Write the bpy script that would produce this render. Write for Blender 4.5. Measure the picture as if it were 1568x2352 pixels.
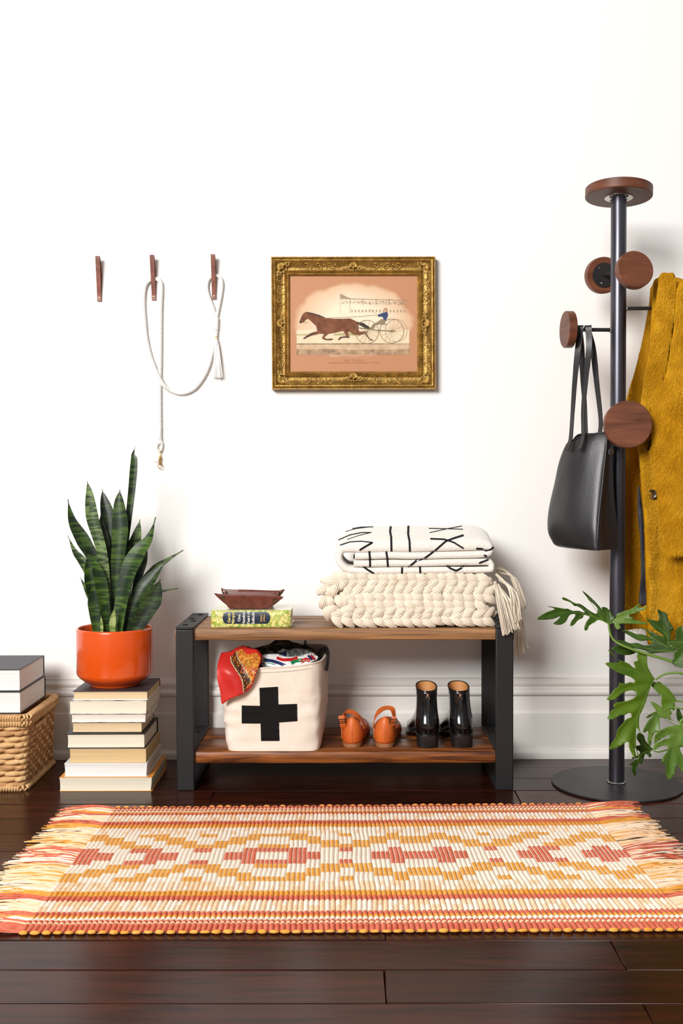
import bpy, bmesh, math, random
from mathutils import Vector, Matrix, noise
from mathutils.bvhtree import BVHTree

random.seed(7)
for o in list(bpy.data.objects): bpy.data.objects.remove(o, do_unlink=True)
scene = bpy.context.scene
COL = scene.collection
V = Vector
PI = math.pi

# ------------------------------------------------------------------ camera
FPX = 2456.0; IW, IH = 1568, 2352; CAMY = -2.9
HORIZ = 1110.0
PITCH = math.atan((IH/2 - HORIZ)/FPX); YAW = math.radians(0.40); ROLL = math.radians(-0.20)
RC = Matrix.Rotation(YAW, 3, 'Z') @ Matrix.Rotation(PI/2 - PITCH, 3, 'X') @ Matrix.Rotation(ROLL, 3, 'Z')
def ray(px, py):
    return RC @ V(((px - IW/2)/FPX, -(py - IH/2)/FPX, -1.0))
_d = ray(784, 1816.5)
CAM = V((0.0, CAMY, -_d.z/_d.y*(-CAMY)))
def P(px, py, Y):
    d = ray(px, py); return CAM + d*((Y - CAM.y)/d.y)
def F(px, py, z=0.0):
    d = ray(px, py); return CAM + d*((z - CAM.z)/d.z)
def mpp(Y): return (Y - CAMY)/FPX

cam = bpy.data.cameras.new('camera'); camo = bpy.data.objects.new('camera', cam); COL.objects.link(camo)
cam.sensor_fit = 'HORIZONTAL'; cam.sensor_width = 36.0; cam.lens = FPX/IW*36.0
cam.clip_start = 0.05
camo.matrix_world = Matrix.Translation(CAM) @ RC.to_4x4()
scene.camera = camo

# ------------------------------------------------------------------ light
world = bpy.data.worlds.new('room_light'); scene.world = world; world.use_nodes = True
bg = world.node_tree.nodes['Background']
bg.inputs[0].default_value = (1.0, 0.978, 0.955, 1); bg.inputs[1].default_value = 0.275
def area(name, loc, target, sx, sy, power, col):
    l = bpy.data.lights.new(name, 'AREA'); l.shape = 'RECTANGLE'; l.size = sx; l.size_y = sy
    l.energy = power; l.color = col
    o = bpy.data.objects.new(name, l); COL.objects.link(o)
    o.location = loc; o.rotation_euler = (V(target) - V(loc)).to_track_quat('-Z', 'Y').to_euler()
    return o
area('window_left_offscreen', (-2.1, -4.5, 2.75), (0.1, 0.2, 0.85), 2.0, 1.8, 345, (1.0, 0.985, 0.965))
vs = scene.view_settings
vs.view_transform = 'Standard'; vs.look = 'None'; vs.gamma = 1.0; vs.use_curve_mapping = False
vs.exposure = 0.10

# ------------------------------------------------------------------ materials
def lin(c):
    r = []
    for v in c[:3]:
        v = v/255.0
        r.append(v/12.92 if v <= 0.04045 else ((v + 0.055)/1.055)**2.4)
    return (r[0], r[1], r[2], 1.0)
_M = {}
def mat(name, col, rough=0.5, metal=0.0, spec=0.5, col2=None, ns=20.0, nstretch=(1, 1, 1), ramp=(0.35, 0.65),
        bump=None, coat=0.0, sheen=0.0, rnd=0.0, detail=4.0, dist=0.0, trans=0.0, sss=0.0):
    if name in _M: return _M[name]
    m = bpy.data.materials.new(name); m.use_nodes = True; _M[name] = m
    nt = m.node_tree; N = nt.nodes; L = nt.links; b = N['Principled BSDF']
    c1 = lin(col); b.inputs['Base Color'].default_value = c1
    b.inputs['Roughness'].default_value = rough; b.inputs['Metallic'].default_value = metal
    b.inputs['Specular IOR Level'].default_value = spec
    b.inputs['Coat Weight'].default_value = coat; b.inputs['Coat Roughness'].default_value = 0.12
    b.inputs['Sheen Weight'].default_value = sheen
    b.inputs['Transmission Weight'].default_value = trans
    if sss: b.inputs['Subsurface Weight'].default_value = sss; b.inputs['Subsurface Radius'].default_value = (.01, .008, .006)
    tc = N.new('ShaderNodeTexCoord'); vec = tc.outputs['Object']
    if rnd:
        oi = N.new('ShaderNodeObjectInfo'); mul = N.new('ShaderNodeMath'); mul.operation = 'MULTIPLY'; mul.inputs[1].default_value = 37.0
        L.new(oi.outputs['Random'], mul.inputs[0])
        ad = N.new('ShaderNodeVectorMath'); ad.operation = 'ADD'
        L.new(vec, ad.inputs[0]); L.new(mul.outputs[0], ad.inputs[1]); vec = ad.outputs[0]
    if col2 is not None:
        mp = N.new('ShaderNodeMapping'); mp.inputs['Scale'].default_value = nstretch
        L.new(vec, mp.inputs[0])
        nz = N.new('ShaderNodeTexNoise'); nz.inputs['Scale'].default_value = ns; nz.inputs['Detail'].default_value = detail
        nz.inputs['Distortion'].default_value = dist
        L.new(mp.outputs[0], nz.inputs['Vector'])
        cr = N.new('ShaderNodeValToRGB'); cr.color_ramp.elements[0].position = ramp[0]; cr.color_ramp.elements[1].position = ramp[1]
        cr.color_ramp.elements[0].color = c1; cr.color_ramp.elements[1].color = lin(col2)
        L.new(nz.outputs['Fac'], cr.inputs[0]); out = cr.outputs[0]
        if rnd:
            hs = N.new('ShaderNodeHueSaturation'); mr = N.new('ShaderNodeMapRange')
            mr.inputs['To Min'].default_value = 1 - rnd; mr.inputs['To Max'].default_value = 1 + rnd
            L.new(oi.outputs['Random'], mr.inputs[0]); L.new(mr.outputs[0], hs.inputs['Value']); L.new(out, hs.inputs['Color'])
            out = hs.outputs[0]
        L.new(out, b.inputs['Base Color'])
    if bump:
        mp2 = N.new('ShaderNodeMapping'); mp2.inputs['Scale'].default_value = bump[2] if len(bump) > 2 else (1, 1, 1)
        L.new(vec, mp2.inputs[0])
        n2 = N.new('ShaderNodeTexNoise'); n2.inputs['Scale'].default_value = bump[0]; n2.inputs['Detail'].default_value = 3
        L.new(mp2.outputs[0], n2.inputs['Vector'])
        bm_ = N.new('ShaderNodeBump'); bm_.inputs['Strength'].default_value = bump[1]; bm_.inputs['Distance'].default_value = 0.002
        L.new(n2.outputs['Fac'], bm_.inputs['Height']); L.new(bm_.outputs[0], b.inputs['Normal'])
    return m

def banded_leaf(name, c1, c2, scale, rough=0.38):
    m = mat(name, c1, rough=rough, spec=0.45, col2=c2, ns=scale, nstretch=(0.35, 0.35, 1.6), ramp=(0.44, 0.60), dist=1.2, detail=6, rnd=0.22)
    return m

# ------------------------------------------------------------------ things
def thing(name, label, cat, loc, group=None, kind=None):
    o = bpy.data.objects.new(name, None); COL.objects.link(o); o.location = loc
    o.empty_display_size = 0.05
    o['label'] = label; o['category'] = cat
    if group: o['group'] = group
    return o
def link(o, parent):
    COL.objects.link(o)
    if parent is not None:
        o.parent = parent
        if parent.type == 'EMPTY': o.matrix_parent_inverse = Matrix.Translation(parent.location).inverted()
def smoothline(pts, n=6, closed=False):
    pts = [V(p) for p in pts]; out = []; m = len(pts)
    rng = range(m) if closed else range(m - 1)
    for i in rng:
        if closed: a, b, c, d = pts[(i-1) % m], pts[i], pts[(i+1) % m], pts[(i+2) % m]
        else: a, b, c, d = pts[max(i-1, 0)], pts[i], pts[i+1], pts[min(i+2, m-1)]
        for k in range(n):
            t = k/n
            out.append(0.5*((2*b) + (c - a)*t + (2*a - 5*b + 4*c - d)*t*t + (3*b - a - 3*c + d)*t**3))
    if not closed: out.append(pts[-1])
    return out
def interp(tab, x):
    if x <= tab[0][0]: return tab[0][1]
    for (a, b), (c, d) in zip(tab, tab[1:]):
        if x <= c:
            t = (x - a)/(c - a); t = t*t*(3 - 2*t)*0.4 + t*0.6
            return b + (d - b)*t
    return tab[-1][1]

class G:
    def __init__(s): s.v = []; s.f = []; s.m = []; s.mi = 0
    def add(s, vs, fs):
        o = len(s.v); s.v += [V(p) for p in vs]; s.f += [tuple(i + o for i in f) for f in fs]; s.m += [s.mi]*len(fs)
    def box(s, lo, hi):
        x0, y0, z0 = lo; x1, y1, z1 = hi
        s.hexa([(x0,y0,z0),(x1,y0,z0),(x1,y1,z0),(x0,y1,z0),(x0,y0,z1),(x1,y0,z1),(x1,y1,z1),(x0,y1,z1)])
    def hexa(s, c): s.add(c, [(0,3,2,1),(4,5,6,7),(0,1,5,4),(1,2,6,5),(2,3,7,6),(3,0,4,7)])
    def loft(s, rings, cap0=True, cap1=True, closed=True):
        n = len(rings[0]); vs = [p for r in rings for p in r]; fs = []
        for i in range(len(rings) - 1):
            for j in range(n if closed else n - 1):
                k = (j + 1) % n
                fs.append((i*n + j, i*n + k, (i+1)*n + k, (i+1)*n + j))
        if cap0: fs.append(tuple(reversed(range(n))))
        if cap1: fs.append(tuple(range((len(rings)-1)*n, len(rings)*n)))
        s.add(vs, fs)
    def tube(s, path, r, n=8, caps=True, flat=1.0, up=None):
        path = [V(p) for p in path]; rings = []
        N = len(path); nv = None
        for i, p in enumerate(path):
            t = (path[min(i+1, N-1)] - path[max(i-1, 0)])
            if t.length < 1e-9: t = V((0, 0, 1))
            t.normalize()
            if up is not None:
                nv = V(up) - t*V(up).dot(t)
                if nv.length < 1e-6: nv = t.orthogonal()
            elif nv is None: nv = t.orthogonal()
            else:
                nv = nv - t*nv.dot(t)
                if nv.length < 1e-6: nv = t.orthogonal()
            nv.normalize(); bv = t.cross(nv)
            rr = r[i] if isinstance(r, (list, tuple)) else r
            rings.append([p + (nv*math.cos(a)*flat + bv*math.sin(a))*rr for a in [2*PI*k/n for k in range(n)]])
        s.loft(rings, caps, caps)
    def lathe(s, prof, c, axis=(0, 0, 1), n=32, cap0=True, cap1=True):
        ax = V(axis).normalized(); u = ax.orthogonal().normalized(); w = ax.cross(u); c = V(c)
        s.loft([[c + ax*h + (u*math.cos(2*PI*k/n) + w*math.sin(2*PI*k/n))*r for k in range(n)] for r, h in prof], cap0, cap1)
    def ball(s, c, rx, ry=None, rz=None, n=10, m=7, rot=None):
        ry = rx if ry is None else ry; rz = rx if rz is None else rz
        rot = rot or Matrix.Identity(3); c = V(c); rings = []
        for i in range(m):
            ph = -PI/2 + PI*(i + 0.0)/(m - 1)
            ph = max(-PI/2 + 0.05, min(PI/2 - 0.05, ph))
            rings.append([c + rot @ V((rx*math.cos(ph)*math.cos(2*PI*k/n), ry*math.cos(ph)*math.sin(2*PI*k/n), rz*math.sin(ph))) for k in range(n)])
        s.loft(rings)
    def ribbon(s, path, wdir, width, th, ndir=None):
        # strap: path of centre points, constant or per-point width direction, thickness along normal
        path = [V(p) for p in path]; rings = []; N = len(path)
        for i, p in enumerate(path):
            t = (path[min(i+1, N-1)] - path[max(i-1, 0)]).normalized()
            w = V(wdir[i] if isinstance(wdir, list) else wdir); w = (w - t*w.dot(t)).normalized(); nn = t.cross(w)
            ww = (width[i] if isinstance(width, list) else width)/2
            rings.append([p - w*ww - nn*th/2, p + w*ww - nn*th/2, p + w*ww + nn*th/2, p - w*ww + nn*th/2])
        s.loft(rings)
    def poly(s, pts): s.add(pts, [tuple(range(len(pts)))])
    def bvh(s): return BVHTree.FromPolygons([tuple(p) for p in s.v], s.f)
    def build(s, name, mats, parent=None, smooth=40, bevel=0, seg=2, solid=0, subsurf=0, stuff=False, fixn=True, weld=False):
        me = bpy.data.meshes.new(name); me.from_pydata([tuple(p) for p in s.v], [], s.f); me.update()
        if not isinstance(mats, (list, tuple)): mats = [mats]
        for m_ in mats: me.materials.append(m_)
        if len(mats) > 1: me.polygons.foreach_set('material_index', s.m)
        if fixn:
            bm = bmesh.new(); bm.from_mesh(me)
            if weld: bmesh.ops.remove_doubles(bm, verts=bm.verts[:], dist=2e-6)
            bmesh.ops.recalc_face_normals(bm, faces=bm.faces[:]); bm.to_mesh(me); bm.free()
        if smooth:
            me.polygons.foreach_set('use_smooth', [True]*len(me.polygons)); me.set_sharp_from_angle(angle=math.radians(smooth))
        o = bpy.data.objects.new(name, me); link(o, parent)
        if bevel:
            b = o.modifiers.new('bevel', 'BEVEL'); b.width = bevel; b.segments = seg; b.limit_method = 'ANGLE'; b.angle_limit = math.radians(35)
        if solid:
            b = o.modifiers.new('solid', 'SOLIDIFY'); b.thickness = abs(solid); b.offset = 0
        if subsurf:
            b = o.modifiers.new('sub', 'SUBSURF'); b.levels = subsurf; b.render_levels = subsurf
        if stuff: o['kind'] = 'stuff'
        return o

def one(o, label, cat, group=None):
    o['label'] = label; o['category'] = cat
    if group: o['group'] = group
    return o

def sheet(outline, cell, disp, rot=None):
    """outline: 2-D (x,z) points; cut into a grid, displaced along Y by disp(x,z). returns a G"""
    bm = bmesh.new()
    vs_ = [bm.verts.new((p[0], 0, p[1])) for p in outline]
    try: bm.faces.new(vs_)
    except ValueError: pass
    xs = [p[0] for p in outline]; zs = [p[1] for p in outline]
    x = math.floor(min(xs)/cell)*cell + cell
    while x < max(xs):
        bmesh.ops.bisect_plane(bm, geom=bm.verts[:] + bm.edges[:] + bm.faces[:], plane_co=(x, 0, 0), plane_no=(1, 0, 0), dist=1e-6); x += cell
    z = math.floor(min(zs)/cell)*cell + cell
    while z < max(zs):
        bmesh.ops.bisect_plane(bm, geom=bm.verts[:] + bm.edges[:] + bm.faces[:], plane_co=(0, 0, z), plane_no=(0, 0, 1), dist=1e-6); z += cell
    bmesh.ops.triangulate(bm, faces=[f for f in bm.faces if len(f.verts) > 4])
    g = G(); bm.verts.ensure_lookup_table(); bm.verts.index_update()
    g.add([(v.co.x, disp(v.co.x, v.co.z), v.co.z) for v in bm.verts], [tuple(v.index for v in f.verts) for f in bm.faces])
    bm.free(); return g

def hit(bvh, px, py, off):
    d = ray(px, py).normalized()
    co, no, i, dist = bvh.ray_cast(CAM, d)
    if co is None: return None
    if no.dot(d) > 0: no = -no
    return co + no*off
def decal_strip(g, bvh, pts, width, off=0.0006, step=3.0):
    pts = [V((p[0], p[1], 0)) for p in pts]; prev = None
    samp = []
    for a, b in zip(pts, pts[1:]):
        n = max(1, int((b - a).length/step))
        samp += [a + (b - a)*k/n for k in range(n)]
    samp.append(pts[-1])
    for i, p in enumerate(samp):
        t = (samp[min(i+1, len(samp)-1)] - samp[max(i-1, 0)]).normalized(); nn = V((-t.y, t.x, 0))
        w = width[min(len(width)-1, int(i/len(samp)*len(width)))] if isinstance(width, list) else width
        a = hit(bvh, *(p + nn*w/2)[:2], off); b = hit(bvh, *(p - nn*w/2)[:2], off)
        if a is None or b is None: prev = None; continue
        if prev and (prev[0] - a).length < 0.05: g.add([prev[0], a, b, prev[1]], [(0, 1, 2, 3)])
        prev = (a, b)
def decal_quad(g, bvh, c, nu, nv, off=0.0006):
    grid = []
    for j in range(nv + 1):
        row = []
        for i in range(nu + 1):
            u, v = i/nu, j/nv
            x = (c[0][0]*(1-u) + c[1][0]*u)*(1-v) + (c[3][0]*(1-u) + c[2][0]*u)*v
            y = (c[0][1]*(1-u) + c[1][1]*u)*(1-v) + (c[3][1]*(1-u) + c[2][1]*u)*v
            row.append(hit(bvh, x, y, off))
        grid.append(row)
    for j in range(nv):
        for i in range(nu):
            q = [grid[j][i], grid[j][i+1], grid[j+1][i+1], grid[j+1][i]]
            if None not in q and max((a - b).length for a in q for b in q) < 0.05: g.add(q, [(0, 1, 2, 3)])
def text_mesh(body, size, mtx, m, name, parent, spacing=1.0, bold=0.0):
    cu = bpy.data.curves.new(name, 'FONT'); cu.body = body; cu.size = size; cu.align_x = 'CENTER'; cu.align_y = 'CENTER'
    cu.space_character = spacing; cu.offset = bold; cu.resolution_u = 2
    t = bpy.data.objects.new(name, cu); COL.objects.link(t)
    dg = bpy.context.evaluated_depsgraph_get()
    me = bpy.data.meshes.new_from_object(t.evaluated_get(dg)); bpy.data.objects.remove(t, do_unlink=True)
    me.transform(mtx); me.materials.clear(); me.materials.append(m)
    o = bpy.data.objects.new(name, me); link(o, parent); return o
def nz(x, y, z, s): return noise.noise(V((x*s, y*s, z*s)))

WALL = 0.364

# ------------------------------------------------------------------ common materials
M_wall = mat('wall_paint', (246, 244, 241), 0.75, spec=0.2, bump=(55, 0.06))
M_trim = mat('trim_paint', (232, 228, 222), 0.38, spec=0.45, bump=(30, 0.25, (0.25, 1, 1.6)))
M_floor = mat('mahogany_stain', (29, 12, 8), 0.22, spec=0.21, col2=(70, 30, 18), ns=9, nstretch=(0.5, 6, 6), ramp=(0.3, 0.85), rnd=0.28, bump=(14, 0.16, (0.6, 3, 3)), dist=0.6, detail=6)
M_gap = mat('floor_gap', (12, 8, 6), 0.9)
M_steel = mat('black_powder_steel', (31, 30, 31), 0.5, spec=0.35, bump=(400, 0.05))
M_bolt = mat('bolt_steel', (34, 33, 33), 0.35, metal=0.6)
M_wood_top = mat('bench_top_wood', (84, 55, 38), 0.5, spec=0.35, col2=(166, 121, 78), ns=8, nstretch=(0.5, 9, 14), ramp=(0.28, 0.72), rnd=0.08, bump=(20, 0.2, (0.4, 5, 5)), dist=0.9, detail=7)
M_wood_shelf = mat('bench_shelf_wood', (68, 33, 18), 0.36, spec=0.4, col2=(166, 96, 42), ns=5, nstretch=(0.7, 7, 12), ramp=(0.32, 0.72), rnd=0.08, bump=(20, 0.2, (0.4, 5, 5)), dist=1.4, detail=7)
M_walnut = mat('walnut', (84, 46, 30), 0.45, spec=0.35, col2=(128, 76, 52), ns=9, nstretch=(0.6, 1, 5), ramp=(0.3, 0.75), rnd=0.06, dist=0.8, detail=6, bump=(40, 0.1, (0.4, 1, 4)))
M_pole = mat('raw_steel_pole', (98, 97, 106), 0.33, metal=0.85, col2=(62, 61, 68), ns=6, nstretch=(6, 6, 0.4))
M_dsteel = mat('dark_steel', (46, 45, 47), 0.42, metal=0.5, col2=(60, 58, 58), ns=12)
M_chrome = mat('bright_weld', (200, 196, 190), 0.25, metal=1.0, bump=(300, 0.6))
M_brass = mat('brass', (214, 170, 92), 0.22, metal=1.0)
M_hookleather = mat('hook_leather', (112, 62, 46), 0.5, col2=(140, 82, 62), ns=60, bump=(300, 0.2))
M_rope = mat('white_cotton_rope', (240, 238, 234), 0.85, sheen=0.3, bump=(500, 0.2))
M_paper = mat('page_paper', (244, 240, 232), 0.8, bump=(120, 0.25, (0.15, 0.15, 14)))

# ------------------------------------------------------------------ setting
g = G(); g.box((-3.2, WALL, 0), (3.2, WALL + 0.12, 3.1)); w = g.build('wall_back', M_wall); w['kind'] = 'structure'
g = G(); g.box((-3.2, -4.2, -0.06), (3.2, WALL, -0.0125)); fl = g.build('floor', M_gap); fl['kind'] = 'structure'
PWID = 0.1195
ya = F(784, 2160).y
ys = [ya + PWID*k for k in range(-16, 30) if ya + PWID*k < WALL]
row_joint = {}
for y0 in ys:
    y1 = min(y0 + PWID, WALL)
    if y1 - y0 < 0.02: continue
    yc = (y0 + y1)/2
    xs = [-3.2]
    x = -3.2 + random.uniform(0.3, 1.6)
    # the joints one can see in the foreground boards
    fixed = {}
    for px, py in ((885, 2268), (1420, 2195), (485, 1832), (1183, 1820), (1480, 2316), (885, 2150)):
        q = F(px, py)
        if y0 <= q.y < y1: fixed[round(q.x, 3)] = 1
    if fixed: js = sorted(fixed)
    else:
        js = [random.choice((-1, 1))*random.uniform(1.15, 1.6)]
    allj = sorted(set([-3.2, -2.2 + random.uniform(-.3, .3)] + js + [2.3 + random.uniform(-.3, .3), 3.2]))
    for a, b in zip(allj, allj[1:]):
        if b - a < 0.2: continue
        gp = G(); dz = random.uniform(-0.0006, 0.0006)
        gp.box((a + 0.0006, y0 + 0.0012, -0.0125), (b - 0.0006, y1 - 0.0012, dz))
        gp.build('floor_plank', M_floor, fl, smooth=30, bevel=0.0014, seg=1)

# baseboard, three mouldings
def extr(name, prof, m, parent):
    g = G(); x0, x1 = -3.2, 3.2
    n = 60; rings = []
    for i in range(n + 1):
        x = x0 + (x1 - x0)*i/n
        rings.append([(x, WALL - d - 0.0006*nz(x, d*9, z*6, 3.0), z) for d, z in prof])
    g.loft(rings); o = g.build(name, m, parent, smooth=25); return o
bb = extr('baseboard_back', [(0, .0), (.019, .0), (.019, .137), (.016, .1405), (.012, .1415), (.012, .189), (0, .189)], M_trim, None); bb['kind'] = 'structure'
extr('shoe_moulding', [(.019, 0), (.033, 0), (.033, .010), (.031, .019), (.026, .0245), (.019, .026)], M_trim, bb)
extr('cap_moulding', [(0, .189), (.010, .189), (.019, .192), (.0225, .198), (.0225, .203), (.019, .209), (.012, .2125), (.010, .217), (.0145, .222), (.0155, .228), (.011, .237), (.005, .243), (0, .2455)], M_trim, bb)

# painted cable along the top of the baseboard
g = G(); pts = []
for px, py in ((-700, 1563), (0, 1561), (110, 1560), (400, 1563), (560, 1564), (700, 1562), (900, 1559), (1050, 1557), (1200, 1556), (1270, 1556), (1310, 1560), (1350, 1565), (1420, 1567), (1480, 1564), (1568, 1556), (1900, 1556), (2300, 1556)):
    q = P(px, py, WALL - 0.006); q.z = max(q.z, 0.2); pts.append(q)
g.tube(smoothline(pts, 6), 0.0032, 6)
one(g.build('cable', M_trim), 'thin painted cable running along the top of the white baseboard', 'cable')

# ------------------------------------------------------------------ bench
BL, BR = P(403, 1440, 0).x, P(1179, 1440, 0).x
BH = 0.449; BD = 0.318; BW = 0.0485
bench = thing('entry_bench', 'black steel framed entry bench with brown wooden top and lower shelf', 'bench', ((BL+BR)/2, BD/2, 0))
SH0, SH1 = 0.0725, 0.1045
for side, x0 in ((0, BL), (1, BR - BW)):
    x1 = x0 + BW; T = 0.011
    for y in (0.0, BD - T):
        g = G(); g.box((x0, y, 0.0), (x1, y + T, BH - 0.006)); g.build('leg', M_steel, bench, bevel=0.0035, seg=3)
    g = G(); g.box((x0, 0.0, BH - 0.006), (x1, BD, BH + 0.001)); tp = g.build('top_plate', M_steel, bench, bevel=0.0022, seg=2)
    for yy, dx in ((0.045, -0.004), (0.13, 0.006), (0.18, -0.006), (0.275, 0.006)):
        g = G(); xc = (x0 + x1)/2 + dx
        g.lathe([(0.0075, 0.0), (0.0075, 0.0022), (0.006, 0.0032), (0.0035, 0.0032), (0.003, 0.0016)], (xc, yy, BH + 0.001), n=14)
        g.build('screw', M_bolt, tp, smooth=30)
    g = G(); g.box((x0, T, SH1), (x1, BD - T, SH1 + 0.006)); sb = g.build('shelf_plate', M_steel, bench, bevel=0.0015)
    for yy in (0.09, 0.23):
        g = G(); g.lathe([(0.0075, 0.0), (0.0075, 0.002), (0.005, 0.004)], ((x0+x1)/2, yy, SH1 + 0.006), n=14); g.build('screw', M_bolt, sb, smooth=30)
    g = G(); g.box((x0, T, 0.0), (x1, BD - T, 0.010)); g.build('foot_bar', M_steel, bench, bevel=0.0015)
def plank(name, x0, x1, y0, y1, z0, z1, m):
    g = G(); n = 46; rings = []
    for i in range(n + 1):
        x = x0 + (x1 - x0)*i/n
        w = 0.0016*nz(x, y0*5, z0*3, 7.0); wb = 0.0012*nz(x, y1*5, z0*3 + 4, 9.0)
        ch = 0.0022
        rings.append([(x, y0 + ch + w, z0 + wb), (x, y1 - ch, z0), (x, y1, z0 + ch), (x, y1, z1 - ch), (x, y1 - ch, z1), (x, y0 + ch + w, z1 + wb*.4), (x, y0 + w, z1 - ch), (x, y0 + w, z0 + ch + wb)])
    g.loft(rings); g.build(name, m, bench, smooth=50)
TZ0, TZ1 = 0.4115, BH - 0.0065
plank('top_plank', BL - 0.0035, BR + 0.0035, 0.0125, 0.1315, TZ0, TZ1, M_wood_top)
plank('top_plank', BL - 0.0035, BR + 0.0035, 0.1335, 0.221, TZ0, TZ1, M_wood_top)
plank('top_plank', BL - 0.0035, BR + 0.0035, 0.223, 0.3065, TZ0, TZ1, M_wood_top)
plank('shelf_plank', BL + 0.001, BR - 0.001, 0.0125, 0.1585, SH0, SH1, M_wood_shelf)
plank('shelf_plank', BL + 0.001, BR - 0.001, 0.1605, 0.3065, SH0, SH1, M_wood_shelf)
TOP = TZ1 + 0.0008; SHELF = SH1 + 0.0008

# ------------------------------------------------------------------ leather hooks
def z3(x, y): return (180 + x/3.92, 560 + y/3.92)
hook_data = [((172, 122), (188, 517), 'empty brown leather strap hook with nothing hanging on it'),
             ((661, 111), (679, 507), 'brown leather strap hook holding the long middle of the rope leash'),
             ((1210, 106), (1221, 500), 'brown leather strap hook holding the looped handle of the rope leash')]
for (tx, ty), (bx, by), lab in hook_data:
    b = P(*z3(bx, by), WALL - 0.005); tpt = P(*z3(tx, ty), WALL - 0.030)
    h = thing('leather_hook', lab, 'hook', (b.x, WALL, b.z), 'leather strap hooks on the wall')
    path = [b + V((0, 0, 0)), V((b.x + (tpt.x-b.x)*0.12, WALL - 0.006, b.z + 0.018)), V((b.x + (tpt.x-b.x)*.45, WALL - 0.015, b.z + (tpt.z-b.z)*.45)),
            V((tpt.x, WALL - 0.030, tpt.z - 0.003)), V((tpt.x, WALL - 0.028, tpt.z + 0.0015)), V((tpt.x, WALL - 0.022, tpt.z)), V((tpt.x, WALL - 0.012, tpt.z - 0.02)), V((tpt.x, WALL - 0.0025, tpt.z - 0.05)), V((b.x, WALL - 0.0015, b.z + .03)), V((b.x, WALL - 0.0015, b.z))]
    g = G(); g.ribbon(smoothline(path, 6), V((1, 0, 0)), 0.0128, 0.0024); g.build('strap', M_hookleather, h, smooth=50, bevel=0.0005, seg=1)
    for dz in (0.0105, 0.031):
        g = G(); c = V((b.x + (tpt.x-b.x)*dz/0.13, WALL - 0.0066 - 0.05*max(0, dz - 0.012), b.z + dz))
        g.lathe([(0.0023, 0), (0.0022, 0.0012), (0.0014, 0.0020)], c, (0, -1, 0), 12); g.build('rivet', M_brass, h)

# ------------------------------------------------------------------ rope leash
c = P(366, 1075, WALL - 0.012)
leash = thing('rope_leash', 'white twisted rope leash with brass clasp and tassel looped over two hooks', 'leash', (c.x, WALL - .01, c.z))
def rope(path_px, yoff, r=0.0051):
    pts = []
    for i, q in enumerate(path_px):
        yo = q[2] if len(q) > 2 else yoff
        pts.append(P(*z3(q[0], q[1]), WALL - yo))
    ln = smoothline(pts, 10)
    # resample evenly
    out = [ln[0]]; acc = 0
    for a, b in zip(ln, ln[1:]):
        d = (b - a).length
        while acc + d >= 0.0022:
            t = (0.0022 - acc)/d; a = a + (b - a)*t; out.append(a.copy()); d = (b - a).length; acc = 0
        acc += d
    return out
def twist(name, line, r, pitch, parent, m):
    g = G(); N = len(line)
    for k in range(3):
        pp = []; nv = None; s = 0
        for i, p in enumerate(line):
            t = (line[min(i+1, N-1)] - line[max(i-1, 0)]).normalized()
            nv = V((0, -1, 0)) - t*t.dot(V((0, -1, 0))); nv.normalize(); bv = t.cross(nv)
            a = 2*PI*(i*0.0022/pitch + k/3)
            pp.append(p + (nv*math.cos(a) + bv*math.sin(a))*r*0.52)
        g.tube(pp, r*0.56, 6)
    return g.build(name, m, parent, smooth=80)
main = [(735, 1800), (732, 1700), (730, 1300), (735, 1000), (738, 600), (745, 400), (735, 340), (700, 315, .008), (650, 325, .008), (610, 360), (590, 430), (585, 550), (595, 700), (610, 850), (650, 1020), (705, 1165, .018), (762, 1268, .020), (830, 1320), (930, 1345), (1030, 1310), (1110, 1220), (1170, 1100), (1210, 950), (1232, 860), (1240, 770), (1240, 700)]
twist('rope', rope(main, 0.0095), 0.0060, 0.019, leash, M_rope)
loop = [(1238, 690), (1255, 600), (1275, 500), (1290, 400), (1290, 340), (1272, 300, .008), (1235, 284, .008), (1195, 300, .008), (1165, 335), (1158, 400), (1175, 480), (1212, 575), (1236, 670)]
twist('handle_loop', rope(loop, 0.0095), 0.0047, 0.016, leash, M_rope)
twist('splice_loop', rope([(735, 1770), (712, 1800), (705, 1840), (722, 1868), (745, 1850), (752, 1800), (738, 1765)], 0.0095), 0.0034, 0.013, leash, M_rope)
def wrap(px0, px1, r, name):
    a = P(*z3(*px0), WALL - 0.0105); b = P(*z3(*px1), WALL - 0.0105); g = G(); d = b - a; n = 15
    prof = []
    for i in range(n):
        prof += [(r, i/n*d.length), (r + 0.0005, (i + .5)/n*d.length)]
    prof.append((r, d.length))
    g.lathe(prof, a, d, 16); g.build(name, M_rope, leash, smooth=60)
wrap((1237, 775), (1242, 665), 0.0075, 'whipping'); wrap((724, 1757), (730, 1650), 0.0068, 'whipping')
g = G(); c = P(*z3(1240, 850), WALL - 0.016); g.tube([c + V((math.cos(a)*.0042, 0, math.sin(a)*.0055)) for a in [2*PI*k/16 for k in range(17)]], 0.0008, 6); g.build('tassel_ring', M_brass, leash)
M_tassel = mat('white_leather_tassel', (236, 230, 224), 0.6)
g = G(); a = P(*z3(1243, 872), WALL - 0.016); g.lathe([(0.003, 0.004), (0.0042, 0), (0.0052, -0.014)], a, (0, 0, 1), 12); tas = g.build('tassel_head', M_tassel, leash)
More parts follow.
